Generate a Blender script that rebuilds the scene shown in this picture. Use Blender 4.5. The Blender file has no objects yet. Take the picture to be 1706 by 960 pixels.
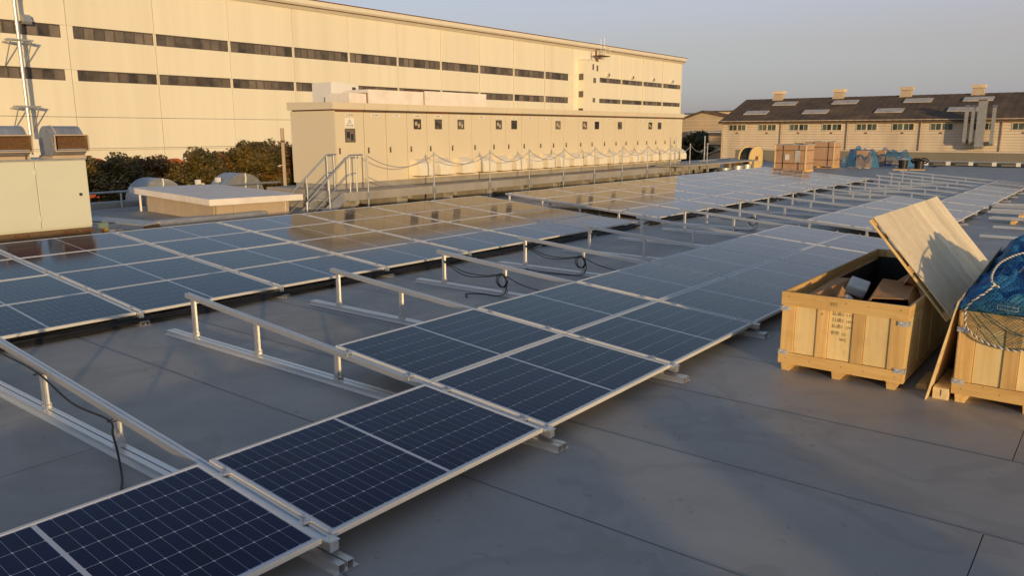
import bpy, math, random
from mathutils import Vector, Matrix, Euler, noise
random.seed(7)
R = math.radians
sc = bpy.context.scene
COL = sc.collection

# ------------------------------------------------------------------ camera
cam_d = bpy.data.cameras.new('camera'); cam = bpy.data.objects.new('camera', cam_d); COL.objects.link(cam)
cam_d.sensor_width = 36.0; cam_d.lens = 1298.2 / 1706 * 36
cam_d.clip_start = 0.05; cam_d.clip_end = 20000
YAW, PITCH, ROLL = 0.6703, 0.19895, -0.0029
fw = Vector((math.cos(YAW)*math.cos(PITCH), math.sin(YAW)*math.cos(PITCH), -math.sin(PITCH)))
rt = Vector((math.sin(YAW), -math.cos(YAW), 0)); up = rt.cross(fw)
rt2 = rt*math.cos(ROLL) + up*math.sin(ROLL); up2 = up*math.cos(ROLL) - rt*math.sin(ROLL)
M = Matrix((rt2, up2, -fw)).transposed().to_4x4(); M.translation = (-2.6304, -3.3211, 2.5128)
cam.matrix_world = M
sc.camera = cam

# ------------------------------------------------------------------ sky, sun, exposure
LIGHT = Vector((0.576, 0.817, -0.088)).normalized()      # direction the evening sun travels
SUN_EL = math.asin(-LIGHT.z)
world = bpy.data.worlds.new('World'); sc.world = world; world.use_nodes = True
wn = world.node_tree
sky = wn.nodes.new('ShaderNodeTexSky'); sky.sky_type = 'NISHITA'; sky.sun_disc = False
sky.sun_elevation = SUN_EL; sky.sun_rotation = math.atan2(-LIGHT.x, -LIGHT.y)
sky.altitude = 0; sky.air_density = 1.0; sky.dust_density = 1.2; sky.ozone_density = 3.0
bg = wn.nodes['Background']; bg.inputs[1].default_value = 0.136
sky_half = wn.nodes.new('ShaderNodeMix'); sky_half.data_type = 'RGBA'; sky_half.blend_type = 'MULTIPLY'
sky_half.inputs[0].default_value = 1.0; sky_half.inputs[7].default_value = (0.78, 0.74, 0.74, 1)
# evening haze: the same at every azimuth, thick at the horizon and thinning upward
tco = wn.nodes.new('ShaderNodeTexCoord'); sepz = wn.nodes.new('ShaderNodeSeparateXYZ'); haze_r = wn.nodes.new('ShaderNodeValToRGB')
cr0 = haze_r.color_ramp
for pos, c in ((0.0, (.9, 1.0, 1.4)), (0.04, (1.30, 1.15, 1.60)), (0.10, (1.85, 1.25, 1.20)), (0.145, (2.15, 1.62, 1.62)), (0.30, (1.15, 1.30, 1.20)), (0.5, (.72, .76, .82)), (0.7, (.62, .70, .86)), (1.0, (.60, .70, .92))):
    e = cr0.elements[0] if pos == 0 else (cr0.elements[-1] if pos == 1 else cr0.elements.new(pos))
    e.position = pos; e.color = (*[v/4 for v in c], 1)
gain = wn.nodes.new('ShaderNodeMix'); gain.data_type = 'RGBA'; gain.blend_type = 'ADD'; gain.inputs[0].default_value = 1.0; gain.clamp_result = False
trip = wn.nodes.new('ShaderNodeVectorMath'); trip.operation = 'SCALE'; trip.inputs[3].default_value = 4.0
wn.links.new(tco.outputs['Generated'], sepz.inputs[0]); wn.links.new(sepz.outputs[2], haze_r.inputs[0]); wn.links.new(haze_r.outputs[0], trip.inputs[0])
wn.links.new(sky.outputs[0], sky_half.inputs[6]); wn.links.new(sky_half.outputs[2], gain.inputs[6]); wn.links.new(trip.outputs[0], gain.inputs[7])
wn.links.new(gain.outputs[2], bg.inputs[0])
sun_d = bpy.data.lights.new('sun', 'SUN'); sun_d.energy = 2.65; sun_d.angle = R(1.1); sun_d.color = (1.0, 0.69, 0.33)
sun = bpy.data.objects.new('sun', sun_d); COL.objects.link(sun)
sun.rotation_euler = LIGHT.to_track_quat('-Z', 'Y').to_euler()
sc.view_settings.view_transform = 'Standard'; sc.view_settings.look = 'None'
sc.view_settings.gamma = 1.0; sc.view_settings.use_curve_mapping = False
sc.view_settings.exposure = 0.3

# ------------------------------------------------------------------ helpers: materials
def nodes_of(m):
    m.use_nodes = True
    return m.node_tree, m.node_tree.nodes['Principled BSDF']
def mat(name, color, rough=0.6, metal=0.0, spec=0.5, var=0.12, scale=3.0, stretch=(1,1,1), bump=0.0, bscale=40.0, dirt=None, dirt_amt=0.0, coat=0.0):
    """principled surface with two octaves of colour variation, optional dirt colour and fine bump"""
    m = bpy.data.materials.new(name); t, p = nodes_of(m); n = t.nodes; l = t.links
    tc = n.new('ShaderNodeTexCoord'); mp = n.new('ShaderNodeMapping'); mp.inputs['Scale'].default_value = stretch
    geo = n.new('ShaderNodeNewGeometry'); l.new(geo.outputs['Position'], mp.inputs[0])
    nz = n.new('ShaderNodeTexNoise'); nz.inputs['Scale'].default_value = scale; nz.inputs['Detail'].default_value = 6; nz.inputs['Roughness'].default_value = .65
    l.new(mp.outputs[0], nz.inputs[0])
    mr = n.new('ShaderNodeMapRange'); mr.inputs[1].default_value = .25; mr.inputs[2].default_value = .75
    mr.inputs[3].default_value = 1 - var; mr.inputs[4].default_value = 1 + var
    l.new(nz.outputs[0], mr.inputs[0])
    mx = n.new('ShaderNodeMix'); mx.data_type = 'RGBA'; mx.blend_type = 'MULTIPLY'; mx.inputs[0].default_value = 1
    mx.inputs[6].default_value = (*color, 1); l.new(mr.outputs[0], mx.inputs[7])
    out = mx.outputs[2]
    if dirt:
        n2 = n.new('ShaderNodeTexNoise'); n2.inputs['Scale'].default_value = scale*.45; n2.inputs['Detail'].default_value = 8
        l.new(mp.outputs[0], n2.inputs[0])
        r2 = n.new('ShaderNodeMapRange'); r2.inputs[1].default_value = .5; r2.inputs[2].default_value = .72; r2.inputs[3].default_value = 0; r2.inputs[4].default_value = dirt_amt
        l.new(n2.outputs[0], r2.inputs[0])
        m2 = n.new('ShaderNodeMix'); m2.data_type = 'RGBA'; l.new(r2.outputs[0], m2.inputs[0]); l.new(out, m2.inputs[6]); m2.inputs[7].default_value = (*dirt, 1)
        out = m2.outputs[2]
    l.new(out, p.inputs['Base Color'])
    rr = n.new('ShaderNodeMapRange'); rr.inputs[3].default_value = max(0.02, rough*.85); rr.inputs[4].default_value = min(1, rough*1.15)
    l.new(nz.outputs[0], rr.inputs[0]); l.new(rr.outputs[0], p.inputs['Roughness'])
    p.inputs['Metallic'].default_value = metal; p.inputs['Specular IOR Level'].default_value = spec
    p.inputs['Coat Weight'].default_value = coat; p.inputs['Coat Roughness'].default_value = .08
    if bump > 0:
        nb = n.new('ShaderNodeTexNoise'); nb.inputs['Scale'].default_value = bscale; nb.inputs['Detail'].default_value = 4
        l.new(mp.outputs[0], nb.inputs[0])
        b = n.new('ShaderNodeBump'); b.inputs['Strength'].default_value = bump; b.inputs['Distance'].default_value = .02
        l.new(nb.outputs[0], b.inputs['Height']); l.new(b.outputs[0], p.inputs['Normal'])
    return m
def wood(name, color, dark, rough=.6, axis='z', scale=1.0):
    """planed softwood: stretched grain plus knots; grain runs along the given world axis, phase differs per object"""
    m = bpy.data.materials.new(name); t, p = nodes_of(m); n = t.nodes; l = t.links
    geo = n.new('ShaderNodeNewGeometry'); oi = n.new('ShaderNodeObjectInfo')
    st = {'x': (1.2, 26, 26), 'y': (26, 1.2, 26), 'z': (26, 26, 1.2)}[axis]
    mp = n.new('ShaderNodeMapping'); mp.inputs['Scale'].default_value = [s*scale for s in st]
    ad = n.new('ShaderNodeVectorMath'); ad.operation = 'ADD'; cb = n.new('ShaderNodeCombineXYZ')
    mu = n.new('ShaderNodeMath'); mu.operation = 'MULTIPLY'; mu.inputs[1].default_value = 37; l.new(oi.outputs['Random'], mu.inputs[0])
    for i in range(3): l.new(mu.outputs[0], cb.inputs[i])
    l.new(geo.outputs['Position'], ad.inputs[0]); l.new(cb.outputs[0], ad.inputs[1]); l.new(ad.outputs[0], mp.inputs[0])
    nz = n.new('ShaderNodeTexNoise'); nz.inputs['Scale'].default_value = 1; nz.inputs['Detail'].default_value = 5; nz.inputs['Distortion'].default_value = .6
    l.new(mp.outputs[0], nz.inputs[0])
    cr = n.new('ShaderNodeValToRGB'); cr.color_ramp.elements[0].position = .3; cr.color_ramp.elements[1].position = .62
    cr.color_ramp.elements[0].color = (*dark, 1); cr.color_ramp.elements[1].color = (*color, 1)
    l.new(nz.outputs[0], cr.inputs[0])
    vo = n.new('ShaderNodeTexVoronoi'); vo.inputs['Scale'].default_value = 4.2; l.new(ad.outputs[0], vo.inputs['Vector'])
    k = n.new('ShaderNodeMapRange'); k.inputs[1].default_value = .035; k.inputs[2].default_value = .075; k.inputs[3].default_value = .75; k.inputs[4].default_value = 0
    l.new(vo.outputs['Distance'], k.inputs[0])
    mk = n.new('ShaderNodeMix'); mk.data_type = 'RGBA'; l.new(k.outputs[0], mk.inputs[0]); l.new(cr.outputs[0], mk.inputs[6]); mk.inputs[7].default_value = (dark[0]*.35, dark[1]*.28, dark[2]*.25, 1)
    hs = n.new('ShaderNodeHueSaturation'); v = n.new('ShaderNodeMapRange'); v.inputs[3].default_value = .82; v.inputs[4].default_value = 1.12
    l.new(oi.outputs['Random'], v.inputs[0]); l.new(v.outputs[0], hs.inputs['Value']); l.new(mk.outputs[2], hs.inputs['Color'])
    g1 = n.new('ShaderNodeTexNoise'); g1.inputs['Scale'].default_value = 3.5; g1.inputs['Detail'].default_value = 8; g1.inputs['Roughness'].default_value = .7; l.new(geo.outputs['Position'], g1.inputs[0])
    g2 = n.new('ShaderNodeMapRange'); g2.inputs[1].default_value = .5; g2.inputs[2].default_value = .78; g2.inputs[3].default_value = 0; g2.inputs[4].default_value = .5; l.new(g1.outputs[0], g2.inputs[0])
    g3 = n.new('ShaderNodeMix'); g3.data_type = 'RGBA'; l.new(g2.outputs[0], g3.inputs[0]); l.new(hs.outputs[0], g3.inputs[6]); g3.inputs[7].default_value = (dark[0]*.62, dark[1]*.60, dark[2]*.62, 1)
    l.new(g3.outputs[2], p.inputs['Base Color']); p.inputs['Roughness'].default_value = rough; p.inputs['Specular IOR Level'].default_value = .3
    b = n.new('ShaderNodeBump'); b.inputs['Strength'].default_value = .25; b.inputs['Distance'].default_value = .004
    l.new(nz.outputs[0], b.inputs['Height']); l.new(b.outputs[0], p.inputs['Normal'])
    return m

MT = {}
def m_membrane():
    """grey roofing membrane: per-sheet tone, rain-dried puddle rims, dust drifts, scuffs and faint ripples"""
    m = bpy.data.materials.new('membrane'); t, p = nodes_of(m); n = t.nodes; l = t.links
    geo = n.new('ShaderNodeNewGeometry'); oi = n.new('ShaderNodeObjectInfo')
    def nz(scale, detail=5, rough=.6, dist=0, stretch=None):
        q = n.new('ShaderNodeTexNoise'); q.inputs['Scale'].default_value = scale; q.inputs['Detail'].default_value = detail; q.inputs['Roughness'].default_value = rough; q.inputs['Distortion'].default_value = dist
        if stretch:
            mp = n.new('ShaderNodeMapping'); mp.inputs['Scale'].default_value = stretch; l.new(geo.outputs['Position'], mp.inputs[0]); l.new(mp.outputs[0], q.inputs[0])
        else: l.new(geo.outputs['Position'], q.inputs[0])
        return q.outputs[0]
    def rng(x, a, b, c, d):
        r = n.new('ShaderNodeMapRange'); r.interpolation_type = 'SMOOTHSTEP'; l.new(x, r.inputs[0])
        for i, v in enumerate((a, b, c, d)): r.inputs[i+1].default_value = v
        return r.outputs[0]
    def mul(a, b):
        q = n.new('ShaderNodeMath'); q.operation = 'MULTIPLY'; l.new(a, q.inputs[0]); l.new(b, q.inputs[1]); return q.outputs[0]
    v = mul(rng(nz(.35, 4), .3, .7, .94, 1.05), rng(nz(2.2, 7, .7), .25, .75, .95, 1.05))
    v = mul(v, rng(oi.outputs['Random'], 0, 1, .95, 1.05))
    pud = nz(.55, 3, .5, .8); rim = mul(rng(pud, .50, .535, 0, 1), rng(pud, .535, .60, 1, 0))
    v = mul(v, rng(rim, 0, 1, 1, .90)); v = mul(v, rng(nz(7, 2, .5, 1.5), .66, .74, 1, .80)); v = mul(v, rng(nz(.9, 6, .7, 0, (1, .12, 1)), .55, .8, 1, 1.10))
    sp = n.new('ShaderNodeTexVoronoi'); sp.inputs['Scale'].default_value = 2.3; l.new(geo.outputs['Position'], sp.inputs['Vector']); v = mul(v, rng(sp.outputs['Distance'], .012, .022, .55, 1))
    mx = n.new('ShaderNodeMix'); mx.data_type = 'RGBA'; mx.blend_type = 'MULTIPLY'; mx.inputs[0].default_value = 1; mx.inputs[6].default_value = (.33, .312, .292, 1); l.new(v, mx.inputs[7])
    l.new(mx.outputs[2], p.inputs['Base Color']); l.new(rng(nz(1.4, 5), .3, .7, .42, .62), p.inputs['Roughness']); p.inputs['Specular IOR Level'].default_value = .4
    b1 = n.new('ShaderNodeBump'); b1.inputs['Strength'].default_value = .16; b1.inputs['Distance'].default_value = .012; l.new(nz(1.6, 3, .5, 0, (1, .35, 1)), b1.inputs['Height'])
    b2 = n.new('ShaderNodeBump'); b2.inputs['Strength'].default_value = .10; b2.inputs['Distance'].default_value = .004; l.new(nz(55, 3), b2.inputs['Height']); l.new(b1.outputs[0], b2.inputs['Normal']); l.new(b2.outputs[0], p.inputs['Normal'])
    return m
MT['membrane'] = m_membrane()
MT['seam'] = mat('seam', (.15,.14,.13), .8, var=.3, scale=3)
MT['deck'] = mat('deck', (0.05, 0.05, 0.052), .8)
MT['alu'] = mat('alu', (.78,.78,.78), .42, metal=.85, var=.06, scale=9, stretch=(1,.15,1), bump=.03, bscale=120)
MT['alu_white'] = mat('alu_white', (.72,.72,.71), .42, metal=.85, var=.05, scale=6)
MT['galv'] = mat('galv', (.50,.51,.52), .5, metal=.7, var=.18, scale=7, dirt=(.25,.23,.2), dirt_amt=.3)
MT['steel_shiny'] = mat('steel_shiny', (.66,.66,.68), .24, metal=1.0, var=.1, scale=2.5, bump=.04, bscale=6)
MT['bolt'] = mat('bolt', (.62,.56,.50), .3, metal=1.0, var=.1)
MT['cable'] = mat('cable', (.012,.012,.013), .45, var=.2)
MT['facade'] = mat('facade', (.82,.77,.63), .7, spec=.25, var=.04, scale=.8, stretch=(1,1,.035), dirt=(.68,.61,.48), dirt_amt=.3)
MT['facade_b'] = mat('facade_b', (.80,.75,.61), .7, spec=.25, var=.045, scale=.7, stretch=(1,1,.03), dirt=(.66,.59,.46), dirt_amt=.35)
MT['joint'] = mat('joint', (.30,.26,.20), .9)
MT['cornice'] = mat('cornice', (.78,.72,.60), .6, var=.05, scale=.5)
MT['rust'] = mat('rust', (.16,.07,.035), .9, var=.3, scale=5)
MT['winframe'] = mat('winframe', (.10,.085,.07), .5, var=.2)
MT['cubicle'] = mat('cubicle', (.72,.63,.46), .48, spec=.4, var=.025, scale=.8, stretch=(1,1,.3), dirt=(.62,.53,.38), dirt_amt=.25)
MT['cubicle_gap'] = mat('cubicle_gap', (.10,.07,.045), .8)
MT['hood'] = mat('hood', (.84,.77,.62), .5, var=.05, scale=2, dirt=(.66,.58,.44), dirt_amt=.4)
MT['plate'] = mat('plate', (.85,.84,.80), .5, var=.03)
MT['pencil'] = mat('pencil', (.22,.16,.09), .8, var=.3, scale=30)
MT['ink'] = mat('ink', (.03,.028,.03), .7, var=.2)
MT['handle'] = mat('handle', (.10,.09,.08), .35, metal=.8, var=.2)
MT['beam'] = mat('beam', (.34,.32,.29), .6, var=.15, scale=2, dirt=(.2,.14,.09), dirt_amt=.5)
MT['concrete'] = mat('concrete', (.36,.33,.29), .85, var=.2, scale=3, dirt=(.2,.18,.15), dirt_amt=.5, bump=.3, bscale=25)
MT['creambox'] = mat('creambox', (.66,.67,.55), .45, spec=.4, var=.03, scale=1.2, dirt=(.58,.57,.45), dirt_amt=.3)
MT['brown'] = mat('brown', (.16,.10,.05), .6, var=.25, scale=5)
MT['hutwall'] = mat('hutwall', (.50,.40,.30), .75, var=.08, scale=2)
MT['slab'] = mat('slab', (.86,.79,.72), .7, var=.08, scale=3, dirt=(.66,.59,.52), dirt_amt=.5)
MT['greywall'] = mat('greywall', (.22,.24,.25), .7, var=.12, scale=1.5)
MT['olivewall'] = mat('olivewall', (.23,.21,.165), .8, var=.1, scale=.6, dirt=(.17,.16,.13), dirt_amt=.5)
MT['coping'] = mat('coping', (.42,.43,.42), .45, metal=.5, var=.1)
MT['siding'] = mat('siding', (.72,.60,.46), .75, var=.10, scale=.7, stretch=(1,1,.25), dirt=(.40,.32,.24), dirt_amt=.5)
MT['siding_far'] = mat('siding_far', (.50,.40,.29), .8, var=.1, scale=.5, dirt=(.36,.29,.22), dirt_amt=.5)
MT['roofdark'] = mat('roofdark', (.105,.072,.048), .9, var=.4, scale=.5, dirt=(.20,.125,.068), dirt_amt=.85, bump=.3, bscale=8)
MT['skylight'] = mat('skylight', (.52,.48,.44), .5, var=.15, scale=2, dirt=(.2,.17,.13), dirt_amt=.5)
MT['duct'] = mat('duct', (.40,.40,.40), .5, metal=.5, var=.15, scale=2)
MT['white'] = mat('white', (.78,.77,.74), .55, var=.04)
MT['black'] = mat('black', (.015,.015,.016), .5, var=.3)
MT['wood_z'] = wood('wood_z', (.84,.65,.33), (.77,.56,.25), axis='z')
MT['wood_y'] = wood('wood_y', (.80,.54,.22), (.68,.41,.14), axis='y')
MT['wood_x'] = wood('wood_x', (.78,.53,.22), (.64,.39,.14), axis='x')
MT['wood_batten'] = wood('wood_batten', (.77,.52,.22), (.66,.40,.14), axis='z')
MT['ply'] = wood('ply', (.80,.64,.38), (.66,.48,.25), axis='x', scale=.45)
MT['ply_y'] = wood('ply_y', (.86,.74,.52), (.78,.64,.42), axis='y', scale=.8)
MT['cardboard'] = mat('cardboard', (.44,.23,.09), .85, var=.12, scale=5)
MT['carton'] = mat('carton', (.50,.31,.19), .55, var=.14, scale=2.5, spec=.5)
MT['plastic'] = mat('plastic', (.55,.52,.48), .15, var=.2, scale=8)
MT['strap'] = mat('strap', (.03,.02,.02), .6)
MT['rope'] = mat('rope', (.62,.60,.54), .85, var=.25, scale=60)
MT['rope_dark'] = mat('rope_dark', (.10,.10,.10), .85, var=.25, scale=60)
MT['net_line'] = mat('net_line', (.02,.10,.13), .7, var=.3, scale=20)
MT['ground'] = mat('ground', (.16,.14,.12), .9, var=.2, scale=.05)
MT['hill'] = mat('hill', (.10,.11,.12), .95, var=.2, scale=.01)
MT['bark'] = mat('bark', (.10,.07,.045), .9, var=.3, scale=8, bump=.4)
MT['mesh_brown'] = mat('mesh_brown', (.13,.065,.025), .8, var=.4, scale=14)
MT['red'] = mat('red', (.45,.09,.03), .6)
MT['clip'] = mat('clip', (.60,.62,.65), .45, metal=.35, var=.2, scale=20)
MT['teal'] = mat('teal', (.17,.24,.19), .6, var=.2, scale=3)
MT['yellow'] = mat('yellow', (.45,.30,.05), .5)
MT['blue_tarp'] = mat('blue_tarp', (.05,.12,.30), .5, var=.3, scale=3)

def m_glass_dark(name, color, rough=.06):
    m = bpy.data.materials.new(name); t, p = nodes_of(m); n = t.nodes; l = t.links
    geo = n.new('ShaderNodeNewGeometry'); nz = n.new('ShaderNodeTexNoise'); nz.inputs['Scale'].default_value = .9; nz.inputs['Detail'].default_value = 3
    l.new(geo.outputs['Position'], nz.inputs[0]); oi = n.new('ShaderNodeObjectInfo')
    ad = n.new('ShaderNodeMath'); ad.operation = 'ADD'; l.new(nz.outputs[0], ad.inputs[0]); l.new(oi.outputs['Random'], ad.inputs[1])
    mr = n.new('ShaderNodeMapRange'); mr.inputs[1].default_value = .3; mr.inputs[2].default_value = 1.5; mr.inputs[3].default_value = .25; mr.inputs[4].default_value = 3.0
    l.new(ad.outputs[0], mr.inputs[0])
    mx = n.new('ShaderNodeMix'); mx.data_type = 'RGBA'; mx.blend_type = 'MULTIPLY'; mx.inputs[0].default_value = 1; mx.inputs[6].default_value = (*color, 1)
    l.new(mr.outputs[0], mx.inputs[7]); l.new(mx.outputs[2], p.inputs['Base Color'])
    p.inputs['Roughness'].default_value = rough; p.inputs['Specular IOR Level'].default_value = .5
    return m
MT['pane'] = m_glass_dark('pane', (.075,.062,.05), .12)
MT['pane_green'] = m_glass_dark('pane_green', (.035,.05,.04), .1)

def m_cell():
    """silicon cell under glass: deep blue, thin busbar lines, glass reflection on top, a film of dust"""
    m = bpy.data.materials.new('cell'); t, p = nodes_of(m); n = t.nodes; l = t.links
    tc = n.new('ShaderNodeTexCoord'); geo = n.new('ShaderNodeNewGeometry'); oi = n.new('ShaderNodeObjectInfo')
    nz = n.new('ShaderNodeTexNoise'); nz.inputs['Scale'].default_value = 1.7; nz.inputs['Detail'].default_value = 4
    l.new(geo.outputs['Position'], nz.inputs[0])
    ad = n.new('ShaderNodeMath'); ad.operation = 'ADD'; l.new(nz.outputs[0], ad.inputs[0]); l.new(oi.outputs['Random'], ad.inputs[1])
    cr = n.new('ShaderNodeValToRGB'); cr.color_ramp.elements[0].position = .2; cr.color_ramp.elements[1].position = 1.4
    cr.color_ramp.elements[0].color = (.0008,.0018,.020,1); cr.color_ramp.elements[1].color = (.0014,.0032,.038,1)
    l.new(ad.outputs[0], cr.inputs[0])
    sp = n.new('ShaderNodeSeparateXYZ'); l.new(geo.outputs['Position'], sp.inputs[0])
    fr = n.new('ShaderNodeMath'); fr.operation = 'MULTIPLY'; fr.inputs[1].default_value = 1/.0228; l.new(sp.outputs[1], fr.inputs[0])
    f2 = n.new('ShaderNodeMath'); f2.operation = 'FRACT'; l.new(fr.outputs[0], f2.inputs[0])
    lt = n.new('ShaderNodeMath'); lt.operation = 'LESS_THAN'; lt.inputs[1].default_value = .05; l.new(f2.outputs[0], lt.inputs[0])
    sc_ = n.new('ShaderNodeMath'); sc_.operation = 'MULTIPLY'; sc_.inputs[1].default_value = .12; l.new(lt.outputs[0], sc_.inputs[0])
    mx = n.new('ShaderNodeMix'); mx.data_type = 'RGBA'; l.new(sc_.outputs[0], mx.inputs[0]); l.new(cr.outputs[0], mx.inputs[6]); mx.inputs[7].default_value = (.11,.12,.15,1)
    d1 = n.new('ShaderNodeTexNoise'); d1.inputs['Scale'].default_value = 3.2; d1.inputs['Detail'].default_value = 8; d1.inputs['Roughness'].default_value = .7; l.new(geo.outputs['Position'], d1.inputs[0])
    d2 = n.new('ShaderNodeMapRange'); d2.inputs[1].default_value = .45; d2.inputs[2].default_value = .8; d2.inputs[3].default_value = 0; d2.inputs[4].default_value = .02; l.new(d1.outputs[0], d2.inputs[0])
    d3 = n.new('ShaderNodeMix'); d3.data_type = 'RGBA'; l.new(d2.outputs[0], d3.inputs[0]); l.new(mx.outputs[2], d3.inputs[6]); d3.inputs[7].default_value = (.30,.27,.23,1)
    l.new(d3.outputs[2], p.inputs['Base Color'])
    rr = n.new('ShaderNodeMapRange'); rr.inputs[3].default_value = .06; rr.inputs[4].default_value = .11; l.new(nz.outputs[0], rr.inputs[0]); l.new(rr.outputs[0], p.inputs['Roughness'])
    p.inputs['IOR'].default_value = 1.36
    return m
MT['cell'] = m_cell()
MT['backsheet'] = mat('backsheet', (.50,.53,.60), .045, var=.03, spec=.5)
MT['frame'] = mat('frame', (.66,.66,.66), .45, metal=.1, var=.05, scale=8)

def m_net():
    """bunched nylon net: woven diamond of bright thread over dark depth (threads too fine to model here)"""
    m = bpy.data.materials.new('net_blue'); t, p = nodes_of(m); n = t.nodes; l = t.links
    tc = n.new('ShaderNodeTexCoord'); mp = n.new('ShaderNodeMapping'); mp.inputs['Scale'].default_value = (70, 70, 70); mp.inputs['Rotation'].default_value = (.3, .5, .8)
    l.new(tc.outputs['Object'], mp.inputs[0])
    vo = n.new('ShaderNodeTexVoronoi'); vo.feature = 'DISTANCE_TO_EDGE'; vo.inputs['Scale'].default_value = .55; vo.inputs['Randomness'].default_value = .35
    l.new(mp.outputs[0], vo.inputs['Vector'])
    k = n.new('ShaderNodeMapRange'); k.inputs[1].default_value = .03; k.inputs[2].default_value = .22; k.inputs[3].default_value = 1; k.inputs[4].default_value = 0
    l.new(vo.outputs[0], k.inputs[0])
    nz = n.new('ShaderNodeTexNoise'); nz.inputs['Scale'].default_value = 6; l.new(tc.outputs['Object'], nz.inputs[0])
    mx = n.new('ShaderNodeMix'); mx.data_type = 'RGBA'; l.new(k.outputs[0], mx.inputs[0]); mx.inputs[6].default_value = (.005,.05,.17,1); mx.inputs[7].default_value = (.02,.26,.62,1)
    m2 = n.new('ShaderNodeMix'); m2.data_type = 'RGBA'; m2.blend_type = 'MULTIPLY'; m2.inputs[0].default_value = .6; l.new(mx.outputs[2], m2.inputs[6]); l.new(nz.outputs[1], m2.inputs[7])
    l.new(m2.outputs[2], p.inputs['Base Color']); p.inputs['Roughness'].default_value = .65
    b = n.new('ShaderNodeBump'); b.inputs['Strength'].default_value = .6; b.inputs['Distance'].default_value = .006; l.new(k.outputs[0], b.inputs['Height']); l.new(b.outputs[0], p.inputs['Normal'])
    return m
MT['net'] = m_net()
def m_leaf(name, c1, c2):
    m = bpy.data.materials.new(name); t, p = nodes_of(m); n = t.nodes; l = t.links
    geo = n.new('ShaderNodeNewGeometry'); nz = n.new('ShaderNodeTexNoise'); nz.inputs['Scale'].default_value = 1.3; nz.inputs['Detail'].default_value = 3
    l.new(geo.outputs['Position'], nz.inputs[0])
    ad = n.new('ShaderNodeMath'); ad.operation = 'MULTIPLY_ADD'; ad.inputs[1].default_value = .45; l.new(geo.outputs['Random Per Island'], ad.inputs[0]); l.new(nz.outputs[0], ad.inputs[2])
    cr = n.new('ShaderNodeValToRGB'); cr.color_ramp.elements[0].position = .4; cr.color_ramp.elements[1].position = .95
    cr.color_ramp.elements[0].color = (*c1, 1); cr.color_ramp.elements[1].color = (*c2, 1)
    l.new(ad.outputs[0], cr.inputs[0]); l.new(cr.outputs[0], p.inputs['Base Color']); p.inputs['Roughness'].default_value = .6
    p.inputs['Subsurface Weight'].default_value = 0
    return m
MT['leaf'] = m_leaf('leaf', (.045,.045,.010), (.17,.115,.025))
MT['leaf_brown'] = m_leaf('leaf_brown', (.075,.045,.013), (.22,.115,.03))
MT['leaf_dark'] = m_leaf('leaf_dark', (.02,.03,.01), (.06,.06,.02))

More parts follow.
